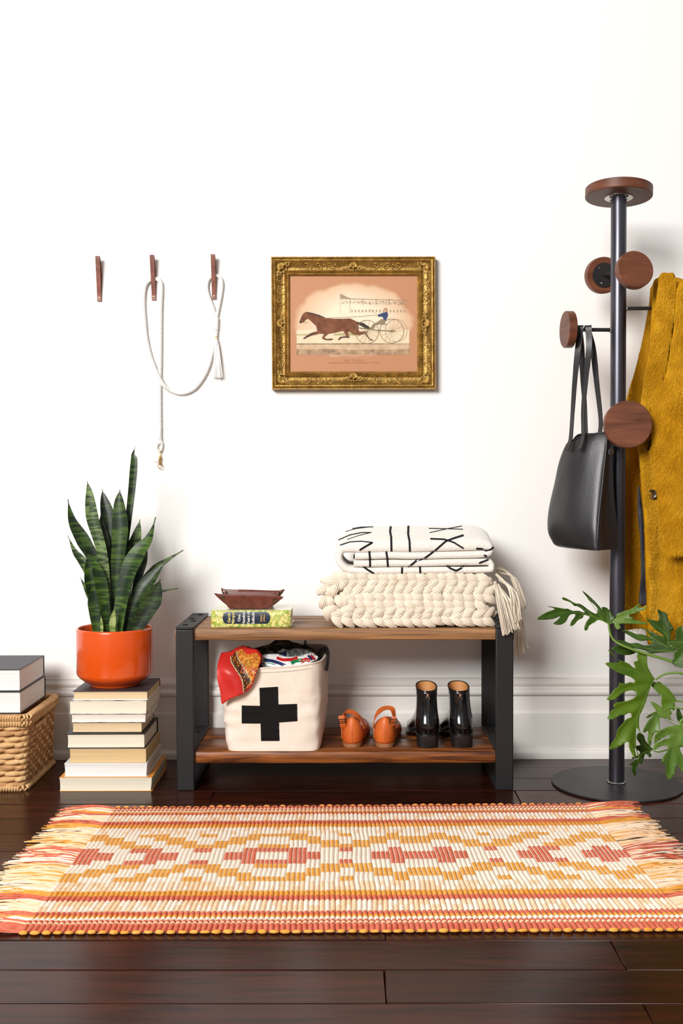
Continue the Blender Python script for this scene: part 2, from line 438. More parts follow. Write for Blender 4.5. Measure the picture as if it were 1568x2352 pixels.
for k in range(14):
    bx = 1212 + 82*((k % 7)/6); yo = 0.020 - 0.009*(k//7) + random.uniform(-.001, .001)
    end = P(*z3(bx + random.uniform(-5, 5), 1205 + random.uniform(-8, 6)), WALL - yo)
    st = V((a.x + (end.x - a.x)*0.25, WALL - 0.016 + (random.random() - .5)*.004, a.z - 0.008))
    g = G(); g.ribbon(smoothline([st, st*.55 + end*.45 + V((0, -.001, 0)), end], 5), V((1, .25*random.uniform(-1, 1), 0)), 0.0034, 0.0012); g.build('tassel_strip', M_tassel, leash, smooth=30)
# clasp
ct = P(*z3(737, 1862), WALL - 0.010)
g = G(); g.tube([ct + V((math.cos(x)*.0035, 0, math.sin(x)*.005)) for x in [2*PI*k/16 for k in range(17)]], 0.0010, 6)
g.lathe([(0.0012, 0), (0.0016, -.006), (0.0022, -.008), (0.0022, -.012), (0.0034, -.014), (0.0040, -.019), (0.0030, -.024)], ct + V((-.001, 0, -.004)), (0, 0, 1), 12)
g.ball(P(*z3(731, 1950), WALL - .0105), .0042, .0030, .0046, 12, 8)
for sx in (-1, 1): g.tube(smoothline([P(*z3(731 - sx*9, 1955), WALL - .011), P(*z3(733 + sx*2, 1975), WALL - .0118), P(*z3(735 + sx*16, 1992), WALL - .0105)], 4), .0011, 6)
cl = g.build('clasp', M_brass, leash)
rc = P(*z3(735, 2006), WALL - 0.010); g = G()
g.tube([rc + V((math.cos(x)*.0065, 0, math.sin(x)*.0068)) for x in [2*PI*k/24 for k in range(25)]], 0.0011, 6)
g.tube(smoothline([rc + V((-.0045, -.001, .005)), rc + V((.0005, -.001, .0095)), rc + V((.0022, -.001, .014))], 4), 0.0011, 6); g.build('clasp_ring', M_brass, cl)
g = G(); g.tube([P(*z3(685, 1962), WALL - .010), P(*z3(715, 1966), WALL - .010), P(*z3(728, 1980), WALL - .010)], 0.0008, 6); g.build('clasp_lever', M_brass, cl)

# ------------------------------------------------------------------ framed print
def z4(x, y): return (600 + x/3.733, 570 + y/3.733)
M_gold = mat('aged_gilt', (122, 88, 36), 0.42, metal=0.55, col2=(180, 142, 70), ns=42, ramp=(0.3, 0.7), bump=(160, 0.7), detail=8)
M_gilt_hi = mat('worn_gilt_relief', (150, 110, 46), 0.36, metal=0.6, col2=(214, 176, 98), ns=60, ramp=(0.3, 0.65), bump=(260, 0.5))
YP = WALL - 0.014
pc = P(811, 895, WALL)
pic = thing('framed_print', 'ornate gilt frame holding a faded print of a trotting horse', 'picture', (pc.x, WALL, pc.z))
def fp(x, y, d): return P(x, y, WALL - d)
O = [P(*q, WALL - .02) for q in ((622.5, 591), (999, 590.5), (1000.5, 894.5), (625, 895.5))]
I = [P(*q, WALL - .02) for q in ((665.5, 633.5), (957.6, 633.5), (957.6, 853), (665.8, 853))]
prof = [(0.0, 0.002), (0.0, 0.030), (0.03, 0.0345), (0.07, 0.0345), (0.10, 0.031), (0.13, 0.034), (0.17, 0.0365), (0.22, 0.036), (0.30, 0.029), (0.40, 0.0225), (0.52, 0.0185), (0.62, 0.0175), (0.70, 0.0185), (0.735, 0.0225), (0.77, 0.0245), (0.80, 0.0225), (0.84, 0.0195), (0.88, 0.0215), (0.92, 0.0235), (0.955, 0.0215), (0.97, 0.0165), (1.0, 0.0155), (1.0, 0.002)]
rails = []
for k in range(4):
    g = G(); o0, o1, i0, i1 = O[k], O[(k+1) % 4], I[k], I[(k+1) % 4]
    n = 24; rings = []
    for j in range(n + 1):
        t = j/n; e = 0.0007 if j in (0, n) else 0
        rings.append([V(((o0.lerp(o1, t)).lerp(i0.lerp(i1, t), u).x, WALL - d, (o0.lerp(o1, t)).lerp(i0.lerp(i1, t), u).z)) for u, d in prof])
    g.loft(rings); rails.append(g.build('frame_rail', M_gold, pic, smooth=35))
def fpt(k, t, u, d):
    a = O[k].lerp(O[(k+1) % 4], t); b = I[k].lerp(I[(k+1) % 4], t); q = a.lerp(b, u); return V((q.x, WALL - d, q.z))
def prof_d(u):
    return interp([(a, b) for a, b in prof[1:-1]], u)
# rope edge beads + running scrolls + shells
for k in range(4):
    L_ = (O[(k+1) % 4] - O[k]).length
    g = G(); n = int(L_/0.0048)
    for j in range(n):
        t = (j + .5)/n; c = fpt(k, t, 0.05, 0.0345)
        g.ball(c, 0.0019, 0.0016, 0.0019, 6, 4)
    n2 = int(L_*.82/0.0042)
    for j in range(n2):
        t = 0.09 + 0.82*(j + .5)/n2; c = fpt(k, t, 0.90, 0.0225)
        g.ball(c, 0.0016, 0.0010, 0.0016, 6, 4)
    g.build('bead_edge', M_gilt_hi, rails[k], smooth=80, stuff=True)
    m = int(L_/0.036)
    for j in range(m):
        t = (j + .5)/m
        if abs(t - .5) < 0.13 or t < 0.13 or t > 0.87: continue
        g = G(); s_ = 1 if j % 2 else -1
        pp = []
        for q in range(15):
            ph = q/14*2.6*PI; rr = 0.0098*(1 - .75*q/14)
            du = 0.16*math.sin(ph)*(rr/.0098); dx = rr*math.cos(ph)*s_*1.35
            u = 0.50 - du*1.15; pt = fpt(k, t + dx/L_, min(.72, max(.24, u)), 0); pt.y = WALL - prof_d(u) - 0.0016; pp.append(pt)
        g.tube(pp, [0.0011 + 0.0010*(1 - abs(q/7 - 1)) for q in range(15)], 6)
        for dd, uu in ((0.45, .40), (-.45, .62), (0.0, .68)):
            pt = fpt(k, t + dd/m, uu, 0); pt.y = WALL - prof_d(uu) - .001; g.ball(pt, 0.0026, .0016, 0.0022, 8, 5)
        g.build('scrollwork', M_gilt_hi, rails[k], smooth=80)
def shell(c, dirv, size, parent, name):
    """fan shell with side volutes; dirv = in-plane direction that the fan opens towards"""
    g = G(); dv = V(dirv).normalized(); sv = V((dv.z, 0, -dv.x)); c = V(c)
    for k in range(9):
        a = (k - 4)*0.30; d = dv*math.cos(a) + sv*math.sin(a)
        ln = size*(1.0 - 0.06*abs(k - 4))
        pp = [c + d*ln*t + V((0, -0.0035 - 0.005*math.sin(t*PI*.8), 0)) for t in (0.12, .35, .6, .85, 1.0)]
        g.tube(pp, [size*.04, size*.07, size*.10, size*.13, size*.09], 7)
    for s_ in (-1, 1):
        for sc, off in ((1.0, .95), (.72, 1.5)):
            ctr = c + sv*s_*size*off*1.0 - dv*size*.10; pp = []
            for q in range(17):
                ph = q/16*3.2*PI; rr = size*.42*sc*(1 - .8*q/16)
                pp.append(ctr + (sv*s_*math.cos(ph) + dv*math.sin(ph))*rr + V((0, -.006 - .004*q/16, 0)))
            g.tube(pp, [size*.085*sc*(1 - .35*q/16) for q in range(17)], 6)
    for q in range(5):
        a = (q - 2)*.7; g.ball(c - dv*size*(.25 + .12*math.cos(a)) + sv*size*.55*math.sin(a) + V((0, -.005, 0)), size*.15, size*.10, size*.13, 8, 5)
    g.ball(c + V((0, -.006, 0)), size*.16, size*.13, size*.16, 10, 6)
    g.build(name, M_gilt_hi, parent, smooth=80)
dirs = [(0, 0, 1), (1, 0, 0), (0, 0, -1), (-1, 0, 0)]
for k in range(4):
    c = fpt(k, 0.5, 0.60, 0.0215); shell(c, [(0,0,1),(1,0,0),(0,0,1),(-1,0,0)][k] if k != 2 else (0, 0, 1), 0.0195, rails[k], 'shell_ornament')
for k in range(4):
    ctr = (O[0] + O[1] + O[2] + O[3])/4; cn = O[k].lerp(I[k], 0.62); cn.y = WALL - 0.022
    dv = (O[k] - ctr); dv.y = 0; dv = V((math.copysign(1, dv.x), 0, math.copysign(.9, dv.z)))
    shell(cn, dv, 0.0205, rails[k], 'corner_ornament')

def paper_print():
    m = bpy.data.materials.new('foxed_print_paper'); m.use_nodes = True; nt = m.node_tree; N = nt.nodes; L = nt.links; b = N['Principled BSDF']
    b.inputs['Roughness'].default_value = 0.6
    tc = N.new('ShaderNodeTexCoord'); mp = N.new('ShaderNodeMapping'); mp.inputs['Location'].default_value = (-.5, 0, -.53); L.new(tc.outputs['Generated'], mp.inputs[0])
    mp2 = N.new('ShaderNodeMapping'); mp2.inputs['Scale'].default_value = (1.75, 0.0, 2.1); L.new(mp.outputs[0], mp2.inputs[0])
    ln = N.new('ShaderNodeVectorMath'); ln.operation = 'LENGTH'; L.new(mp2.outputs[0], ln.inputs[0])
    nz_ = N.new('ShaderNodeTexNoise'); nz_.inputs['Scale'].default_value = 4.0; nz_.inputs['Detail'].default_value = 6; L.new(tc.outputs['Generated'], nz_.inputs[0])
    ad = N.new('ShaderNodeMath'); ad.operation = 'MULTIPLY_ADD'; ad.inputs[1].default_value = 0.35; L.new(nz_.outputs['Fac'], ad.inputs[0]); L.new(ln.outputs['Value'], ad.inputs[2])
    cr = N.new('ShaderNodeValToRGB'); e = cr.color_ramp.elements
    e[0].position = 0.55; e[0].color = lin((230, 214, 190)); e[1].position = 1.25; e[1].color = lin((188, 134, 94))
    k = e.new(0.92); k.color = lin((212, 180, 146))
    L.new(ad.outputs[0], cr.inputs[0]); L.new(cr.outputs[0], b.inputs['Base Color']); return m
def pq(x, y, off=0.0): return P(*z4(x, y), YP - off)
g = G(); g.hexa([pq(240, 1062), pq(1340, 1062), pq(1340, 1062) + V((0, .002, 0)), pq(240, 1062) + V((0, .002, 0)), pq(240, 230), pq(1340, 230), pq(1340, 230) + V((0, .002, 0)), pq(240, 230) + V((0, .002, 0))])
prn = g.build('print_sheet', paper_print(), pic, smooth=0)
def ink(name, polys, col, off, col2=None, rough=.7):
    g = G()
    for p in polys: g.poly([pq(x, y, off) for x, y in p])
    return g.build(name, mat('ink_' + name + str(off), col, rough, col2=col2, ns=70, spec=.2), prn, smooth=0, fixn=False, stuff=len(polys) > 1)
def line(p, w):
    out = []
    for a, b in zip(p, p[1:]):
        d = V((b[0]-a[0], b[1]-a[1])); n = V((-d.y, d.x)).normalized()*w/2
        out.append([(a[0]+n.x, a[1]+n.y), (b[0]+n.x, b[1]+n.y), (b[0]-n.x, b[1]-n.y), (a[0]-n.x, a[1]-n.y)])
    return out
def circ(cx, cy, r, n=40): return [(cx + r*math.cos(2*PI*k/n), cy + r*math.sin(2*PI*k/n)) for k in range(n)]
def ring(cx, cy, r, w, n=48):
    o, i = circ(cx, cy, r + w/2, n), circ(cx, cy, r - w/2, n)
    return [[o[k], o[(k+1) % n], i[(k+1) % n], i[k]] for k in range(n)]
ink('sky_wash', [[(302, 700), (1268, 700), (1268, 820), (302, 820)]], (222, 202, 172), .0002, (228, 210, 182))
ink('track_wash', [[(302, 820), (1268, 820), (1268, 870), (302, 868)]], (196, 166, 134), .0003, (212, 186, 156))
ink('verge_wash', [[(302, 866), (420, 872), (560, 862), (760, 872), (900, 868), (1100, 872), (1268, 864), (1268, 912), (302, 916)]], (146, 122, 94), .0004, (192, 160, 130))
ink('track_line', [[(302, 816), (800, 814), (1268, 818), (1268, 823), (800, 826), (302, 828)]], (138, 122, 98), .0005, (170, 150, 124))
ink('fence_wash', [[(302, 738), (480, 735), (480, 746), (302, 748)], [(620, 735), (760, 722), (820, 735), (820, 748), (620, 748)]], (176, 168, 122), .0005)
st = [[(676, 428), (1262, 446), (1262, 452), (676, 436)], [(676, 390), (760, 430), (676, 428)]] + line([(676, 395), (676, 560)], 2) + line([(760, 430), (760, 560)], 2)
for x in range(760, 1262, 112): st += line([(x, 432), (x, 486)], 3)
ink('grandstand_roof', st, (158, 136, 112), .0005, (180, 160, 134))
rs = random.Random(3); cr_ = []
for i in range(150):
    x = rs.uniform(690, 1255); y = 452 + (x - 690)*.012 + rs.uniform(0, 26); cr_.append([(x-3, y-3), (x+3, y-3), (x+3, y+3), (x-3, y+3)])
for x in range(770, 1250, 30): cr_ += [[(x, 528), (x + 12, 528), (x + 12, 550), (x, 550)]]
ink('grandstand_crowd', cr_, (186, 164, 138), .0005, (164, 140, 114))
horse = [(325,635),(335,610),(350,570),(365,555),(385,545),(395,557),(440,560),(500,580),(560,600),(620,605),(700,605),(760,602),(810,625),(835,650),(830,690),(840,715),(890,712),(905,740),(930,775),(960,790),(940,795),(915,770),(885,735),(840,748),(790,742),(755,715),(740,720),(758,770),(720,768),(690,770),(665,790),(655,785),(675,760),(720,755),(725,745),(700,710),(620,728),(575,735),(540,765),(560,778),(600,775),(620,780),(600,790),(560,790),(525,780),(520,765),(540,735),(490,735),(430,750),(385,770),(370,780),(355,775),(380,755),(430,725),(480,712),(470,670),(440,640),(400,605),(385,610),(365,632),(345,640),(335,645)]
ink('horse', [horse], (112, 66, 44), .0008, (140, 90, 62))
ink('horse_legs', [[(430,725),(470,722),(430,748),(385,768),(370,778),(357,774),(380,757)], [(524,770),(560,780),(600,777),(618,780),(600,789),(560,789),(528,779)], [(700,757),(740,757),(756,768),(690,768),(665,789),(657,784),(677,761)], [(890,718),(905,742),(930,777),(958,790),(940,794),(916,770)]], (92, 68, 54), .0010)
ink('mane_tail', [[(812,630),(870,640),(920,670),(940,695),(900,690),(860,670),(830,652)], [(385,546),(440,556),(500,574),(560,600),(500,586),(440,566),(396,560)], [(325,635),(333,618),(345,636),(335,645)]], (62, 52, 48), .0010)
sul = ring(905, 718, 100, 4) + ring(1118, 710, 103, 4) + ring(1155, 706, 95, 2) + line([(830, 682), (1000, 705), (1150, 712)], 8)
for k in range(14):
    a = 2*PI*k/14; sul += line([(905, 718), (905 + 98*math.cos(a), 718 + 98*math.sin(a))], 1.4) + line([(1118, 710), (1118 + 100*math.cos(a), 710 + 100*math.sin(a))], 1.4)
sul += line([(560, 600), (780, 590), (990, 574)], 2.5) + line([(990, 572), (960, 545), (930, 525)], 2) + line([(400, 640), (345, 635)], 2.5) + line([(1030, 650), (1070, 655)], 6)
ink('sulky', sul, (134, 116, 84), .0012)
ink('driver_jacket', [[(995, 572), (1020, 562), (1048, 552), (1078, 545), (1086, 572), (1074, 605), (1060, 622), (1046, 612), (1040, 588), (1000, 586)]], (66, 74, 112), .0014)
ink('driver_trousers', [[(1046, 612), (1062, 628), (1056, 646), (1010, 654), (982, 660), (945, 705), (928, 697), (958, 652), (1000, 628), (1030, 606)]], (150, 132, 104), .0014)
ink('driver_head', [circ(1062, 528, 13, 16), [(1052, 512), (1078, 512), (1080, 520), (1050, 520)]], (196, 150, 116), .0014)
M_cap = mat('ink_caption', (170, 116, 84), .8)
txt = pq(790, 962, .0006); RX = Matrix.Rotation(PI/2, 4, 'X')
text_mesh('LADY THORN,', 0.0088, Matrix.Translation(txt) @ RX, M_cap, 'caption', prn, 1.1)
txt = pq(790, 983, .0006)
text_mesh('THE CELEBRATED TROTTING MARE, RECORD 2:18¼  TO HARNESS', 0.0052, Matrix.Translation(txt) @ RX, M_cap, 'caption', prn, 1.0)
gm = bpy.data.materials.new('picture_glass'); gm.use_nodes = True; nt = gm.node_tree; nt.nodes.clear()
ou = nt.nodes.new('ShaderNodeOutputMaterial'); mx = nt.nodes.new('ShaderNodeMixShader'); tr = nt.nodes.new('ShaderNodeBsdfTransparent'); gl = nt.nodes.new('ShaderNodeBsdfGlossy'); fr = nt.nodes.new('ShaderNodeFresnel')
gl.inputs['Roughness'].default_value = 0.08; fr.inputs[0].default_value = 1.4
nt.links.new(fr.outputs[0], mx.inputs[0]); nt.links.new(tr.outputs[0], mx.inputs[1]); nt.links.new(gl.outputs[0], mx.inputs[2]); nt.links.new(mx.outputs[0], ou.inputs[0])
g = G(); g.add([pq(240, 1062, .0022), pq(1340, 1062, .0022), pq(1340, 230, .0022), pq(240, 230, .0022)], [(0, 1, 2, 3)]); g.build('glass_pane', gm, pic, smooth=0)

# ------------------------------------------------------------------ books
def pages_mat(name, col): return mat(name, col, 0.8, spec=0.2, col2=tuple(int(c*.88) for c in col), ns=30, nstretch=(0.06, 0.06, 22), ramp=(0.3, 0.75), bump=(30, 0.35, (.05, .05, 22)))
def cover_mat(name, col, rough=.45): return mat(name, col, rough, spec=.4, bump=(200, .08))
def make_book(name, label, x0, x1, y0, y1, z0, z1, cover, pages, board=0.0025, over=0.003, spine='back', rz=0.0, group=None, taper=0.0, cov2=None):
    b = thing(name, label, 'book', ((x0+x1)/2, (y0+y1)/2, z0), group)
    cx, cy = (x0+x1)/2, (y0+y1)/2; R = Matrix.Rotation(rz, 3, 'Z')
    def T(p): return R @ (V(p) - V((cx, cy, 0))) + V((cx, cy, 0))
    def bx(lo, hi, nm, m, bev):
        g = G(); x0_, y0_, z0_ = lo; x1_, y1_, z1_ = hi
        g.hexa([T(q) for q in [(x0_,y0_,z0_),(x1_,y0_,z0_),(x1_,y1_,z0_),(x0_,y1_,z0_),(x0_,y0_,z1_),(x1_,y0_,z1_),(x1_,y1_,z1_),(x0_,y1_,z1_)]])
        return g.build(nm, m, b, bevel=bev, seg=2)
    # page block: slightly concave fore edge
    g = G(); n = 8; rings = []
    for i in range(n + 1):
        t = i/n; z = z0 + board + (z1 - z0 - 2*board)*t; bow = 0.0018*math.sin(t*PI) + taper*(1 - t)
        rings.append([T((x0 + over + bow*.3, y0 + over + bow, z)), T((x1 - over - taper*(1-t)*1.5, y0 + over + bow, z)), T((x1 - over - taper*(1-t)*1.5, y1 - board, z)), T((x0 + over, y1 - board, z))])
    g.loft(rings); g.build('page_block', pages, b, smooth=30)
    bx((x0, y0, z1 - board), (x1, y1, z1), 'front_cover', cover, min(.0008, board*.4))
    bx((x0, y0, z0), (x1, y1, z0 + board), 'back_cover', cov2 or cover, min(.0008, board*.4))
    if spine == 'back': bx((x0, y1 - board, z0 + board), (x1, y1, z1 - board), 'spine', cover, 0)
    elif spine == 'right': bx((x1 - board, y0, z0 + board), (x1, y1 - board, z1 - board), 'spine', cover, 0)
    return b
PG_w = pages_mat('white_pages', (242, 240, 236)); PG_c = pages_mat('cream_pages', (238, 228, 206)); PG_t = pages_mat('tan_pages', (222, 190, 140)); PG_y = pages_mat('pale_tan_pages', (226, 200, 160)); PG_p = pages_mat('pinkish_white_pages', (240, 230, 218))
C_char = cover_mat('charcoal_cover', (56, 50, 54)); C_white = cover_mat('white_cover', (236, 234, 230), .3); C_black = cover_mat('black_cover', (36, 34, 36), .35); C_or = cover_mat('orange_cover', (240, 158, 60), .3); C_multi = mat('patterned_cover', (226, 220, 208), .35, col2=(90, 70, 110), ns=40); C_tan = cover_mat('tan_cover', (206, 176, 132))
# x0 x1 (front px), y top, y bottom px (front), Y front, depth
stack = [
 (136, 349, 1783, 1814, -0.003, .232, C_or, PG_c, .0006, .0006, 'large cream paged paperback with orange cover, bottom of the stack under the plant', .0, .0025),
 (147.5, 338, 1752, 1782, .004, .222, C_white, PG_w, .0012, .0006, 'white paged paperback with white cover, second from the bottom of the plant stack', .0, .002),
 (159.5, 335.5, 1720, 1751, .010, .215, C_tan, PG_t, .0014, .0008, 'thick tan paged book in the plant stack, third from the bottom', .0, 0),
 (151, 333, 1685, 1719, .012, .205, C_black, PG_c, .0024, .004, 'black covered hardback with overhanging boards and rough cream pages in the plant stack', .006, 0),
 (166, 325.5, 1662, 1684.5, .022, .185, C_black, PG_y, .0014, .0012, 'small pale tan paged paperback right above the black hardback in the plant stack', .0, 0),
 (164, 334.5, 1642.5, 1661.5, .020, .20, C_multi, PG_p, .0010, .0006, 'thin pinkish white paged paperback below a thicker cream paperback in the plant stack', .0, .001),
 (159.5, 336.5, 1612, 1642, .016, .215, C_multi, PG_c, .0010, .0006, 'cream paged paperback with patterned cover, second from the top of the plant stack', .0, .001),
 (167, 339, 1591, 1611.5, .020, .195, C_char, PG_y, .0022, .002, 'charcoal covered hardback at the top of the stack, directly under the orange pot', .0, 0)]
z = 0.0008
STK_TOP = None
for (xa, xb, ya_, yb_, Yf, dep, cov, pg, board, over, lab, rz, tp) in stack:
    h = (yb_ - ya_ + 1.0)*mpp(Yf); ym = (ya_ + yb_)/2
    make_book('book', lab, P(xa, ym, Yf).x, P(xb, ym, Yf).x, Yf, Yf + dep, z, z + h, cov, pg, board, over, 'back', rz, 'books stacked under the potted plant', tp, C_white if cov is C_char else None)
    z += h + 0.0004
STK_TOP = z

# ------------------------------------------------------------------ potted snake plant
def z1p(x, y): return (x/3.136, 1000 + y/3.136)
YPOT = 0.118
pcx = P(263.5, 1500, YPOT).x
plant = thing('potted_snake_plant', 'potted snake plant in a glossy orange pot on a stack of books', 'plant', (pcx, YPOT, STK_TOP))
M_pot = mat('orange_glaze', (216, 80, 14), 0.22, spec=0.5, col2=(186, 58, 8), ns=420, ramp=(0.58, 0.72), coat=0.5)
s = mpp(YPOT); R = 86.5*s
ztop = P(263, 1440, YPOT).z
prof = [(R*.60, 0), (R*.66, .001), (R*.68, .006), (R*.80, .013), (R*.93, .024), (R*.985, .031), (R, .038), (R, ztop - STK_TOP - .006), (R*.99, ztop - STK_TOP - .002), (R*.965, ztop - STK_TOP), (R*.94, ztop - STK_TOP - .002), (R*.93, ztop - STK_TOP - .01), (R*.90, ztop - STK_TOP - .05)]
g = G(); g.lathe([(.0, 0.0)] + prof[:], (pcx, YPOT, STK_TOP), n=64, cap0=False, cap1=True); g.build('pot', M_pot, plant, smooth=40)
g = G(); rings = []
for i in range(8):
    rr = R*.925*(i + .02)/7
    rings.append([(pcx + rr*math.cos(a), YPOT + rr*math.sin(a), ztop - .020 + .004*nz(rr*math.cos(a), rr*math.sin(a), 0, 60)) for a in [2*PI*k/28 for k in range(28)]])
g.loft(rings, True, False); g.build('soil', mat('soil', (46, 34, 26), .95, bump=(120, 1.0)), plant)
M_sv = banded_leaf('snake_leaf_dark', (18, 32, 14), (54, 76, 30), 34)
M_sv2 = banded_leaf('snake_leaf_light', (40, 56, 30), (104, 124, 74), 44, .42)
M_sv3 = banded_leaf('snake_leaf_green', (20, 42, 15), (70, 98, 30), 32)
M_svp = banded_leaf('snake_leaf_pale', (96, 126, 52), (172, 182, 110), 34)
leaves = [ # centre line zoom px base->tip, half width px(zoom), base Y, tip Y, twist, material
 ([(770,1420),(690,960),(600,770),(520,620),(488,460)], 46, .02, .03, .5, M_sv),
 ([(785,1420),(745,900),(668,600),(645,420),(628,330)], 44, -.01, -.01, .1, M_sv2),
 ([(805,1420),(800,850),(780,600),(752,470),(735,388)], 50, .03, .05, .1, M_sv),
 ([(820,1420),(848,950),(868,680),(860,480),(864,392)], 60, .0, .01, -.05, M_sv3),
 ([(850,1380),(900,820),(945,430),(965,190),(958,140),(976,78)], 27, .025, .03, .2, M_sv),
 ([(890,1420),(930,950),(985,740),(1008,605)], 52, .035, .05, -.3, M_sv2),
 ([(850,1420),(885,1180),(935,980),(1000,850),(1075,745),(1122,588)], 66, -.03, -.03, -.35, M_sv3),
 ([(920,1420),(1005,1010),(1040,890),(1060,778)], 38, .02, .03, -.4, M_sv),
 ([(950,1420),(1020,1100),(1110,975),(1200,905),(1320,826)], 32, .03, .04, -.5, M_sv2),
 ([(900,1420),(990,1170),(1090,1030),(1190,912)], 58, -.02, -.01, -.2, M_sv),
 ([(960,1430),(1060,1260),(1120,1140),(1156,1033)], 72, -.045, -.05, -.1, M_sv),
 ([(1030,1330),(1090,1190),(1160,1128),(1280,1102)], 26, .03, .05, -.6, M_sv2),
 ([(740,1420),(668,1150),(640,980),(628,855)], 40, .0, .0, .3, M_sv3),
 ([(765,1430),(742,1180),(695,970),(640,855)], 40, -.05, -.035, .55, M_sv3),
 ([(705,1430),(684,1280),(676,1150),(674,1060)], 45, -.045, -.045, .2, M_sv3),
 ([(720,1420),(650,1050),(600,920),(540,840),(488,722)], 30, .03, .03, .4, M_sv2),
 ([(720,1420),(660,1210),(620,1110),(575,1018)], 17, .01, .01, .4, M_sv2),
 ([(812,1440),(812,1350),(826,1235)], 24, -.06, -.06, 0, M_svp),
 ([(735,1440),(733,1370),(727,1300)], 12, -.065, -.062, 0, M_svp),
 ([(800,1420),(765,900),(735,680),(725,560)], 34, .015, .02, .4, M_sv)]
for pts, hw, yb, yt, tw, m in leaves:
    n = len(pts) - 1
    ln = smoothline([P(*z1p(*q), YPOT + yb + (yt - yb)*i/n) for i, q in enumerate(pts)], 8)
    g = G(); rings = []; N = len(ln)
    for i, p in enumerate(ln):
        t = i/(N - 1)
        w = hw/3.136*mpp(YPOT)*(min(1, .62 + .75*t) if t < .5 else 1.0)*(1 if t < .5 else max(.025, (1 - ((t - .5)/.44)**1.55) if t < .93 else .05))
        tg = (ln[min(i+1, N-1)] - ln[max(i-1, 0)]).normalized()
        a = tw*1.1; wd = V((math.cos(a), math.sin(a), 0)); wd = (wd - tg*wd.dot(tg)).normalized(); nn = tg.cross(wd)
        if nn.y > 0: nn = -nn
        w2 = w/max(.55, abs(math.cos(a)))
        cup = 0.22 + .15*(1 - t)
        th = 0.0012
        prof_ = [(-1, cup), (-.6, cup*.42), (-.25, cup*.08), (0, 0), (.25, cup*.08), (.6, cup*.42), (1, cup)]
        rings.append([p + wd*w2*u + nn*(w2*v*.8 + th) for u, v in prof_] + [p + wd*w2*u*.98 + nn*(w2*v*.8 - th*(1.6 - abs(u))) for u, v in reversed(prof_)])
    g.loft(rings); g.build('leaf', m, plant, smooth=60)

# ------------------------------------------------------------------ wicker basket
YB0 = 0.0; bxr = P(56, 1700, YB0 + .01).x; bxl = bxr - 0.36; byb = YB0 + 0.285
M_wick = mat('water_hyacinth', (196, 150, 98), 0.62, spec=.35, col2=(226, 188, 136), ns=26, nstretch=(1, 1, 5), ramp=(.3, .7), bump=(60, .5, (1.0, 1.0, 9)), dist=.4)
M_wick2 = mat('water_hyacinth_brown', (164, 116, 74), 0.6, spec=.35, col2=(206, 160, 110), ns=26, nstretch=(1, 1, 5), bump=(60, .5, (1.0, 1.0, 9)))
zt = P(56, 1648, YB0).z; zb = 0.0008
bas = thing('wicker_basket', 'woven seagrass basket with a handle slot, under two thick books', 'basket', ((bxl+bxr)/2, (YB0+byb)/2, 0))
nrow = 12; rh = (zt - 0.014)/nrow
def lobe(g, a, b, nrm, rad, tw=0.0, n=7, m=7):
    a, b = V(a), V(b); d = b - a; pts = [a + d*t for t in [k/(m-1) for k in range(m)]]
    path = [p + V(nrm)*(rad*1.0*math.sin(PI*k/(m-1)) - rad*.35) for k, p in enumerate(pts)]
    g.tube(path, [rad*(.42 + .58*math.sin(PI*k/(m-1))**.7) for k in range(m)], n)
hx0, hx1 = YB0 + .085, YB0 + .175
for r in range(nrow):
    zc = 0.008 + rh*(r + .5); flare = 0.010*(r/nrow)
    gR = G(); odd = r % 2
    per = 0.062
    # front and back: long plump twisted leaves
    for yy, nr in ((YB0 - flare*.3, V((0, -1, 0))), (byb + flare*.3, V((0, 1, 0)))):
        x = bxl - (per/2 if odd else 0)
        while x < bxr - .004:
            a = max(x - per*.12, bxl + .004); b = min(x + per*1.12, bxr - .001 + flare*.5)
            if b - a > .02: lobe(gR, (a, yy + .010, zc - rh*.22), (b, yy + .010, zc + rh*.22), nr, rh*.52)
            x += per
    # sides: finer over-under
    sp = 0.027
    for xx, nr in ((bxr + flare, V((1, 0, 0))), (bxl - flare, V((-1, 0, 0)))):
        y = YB0 + .006 - (sp if odd else 0)
        k = 0
        while y < byb - .004:
            a = max(y - sp*.15, YB0 + .004); b = min(y + sp*1.5, byb)
            inhole = (xx > bxl + .1 and r in (nrow - 2, nrow - 3) and b > hx0 and a < hx1)
            if b - a > .008 and not inhole: lobe(gR, (xx - .006, a, zc), (xx - .006, b, zc + .002), nr, rh*.40, n=6, m=6)
            y += sp*2
    # corner post leaf
    lobe(gR, (bxr - .020, YB0 + .006, zc), (bxr + flare - .001, YB0 + .020, zc + .003), V((.7, -.7, 0)), rh*.5)
    gR.build('weave_row', M_wick if r % 3 else M_wick2, bas, smooth=80)
for k in range(11):   # stakes on the sides
    y = YB0 + .020 + k*(byb - YB0 - .03)/10
    for xx, f_ in ((bxr - .004, 1), (bxl + .004, -1)):
        if f_ > 0 and hx0 - .004 < y < hx1 + .004: segs = [(.004, 0.012 + rh*(nrow - 3)), ]
        else: segs = [(.004, zt - .008)]
        for za, zb_ in segs:
            g = G(); g.tube([V((xx + f_*.010*za/zt, y, za)), V((xx + f_*.010*zb_/zt, y, zb_))], .0065, 6); g.build('stake', M_wick2, bas)
g = G(); g.tube([V((bxr + .007, hx0 - .004, zt - .014 - rh*2)), V((bxr + .008, hx1 + .004, zt - .014 - rh*2))], .0055, 8); g.build('handle_edge', M_wick, bas)
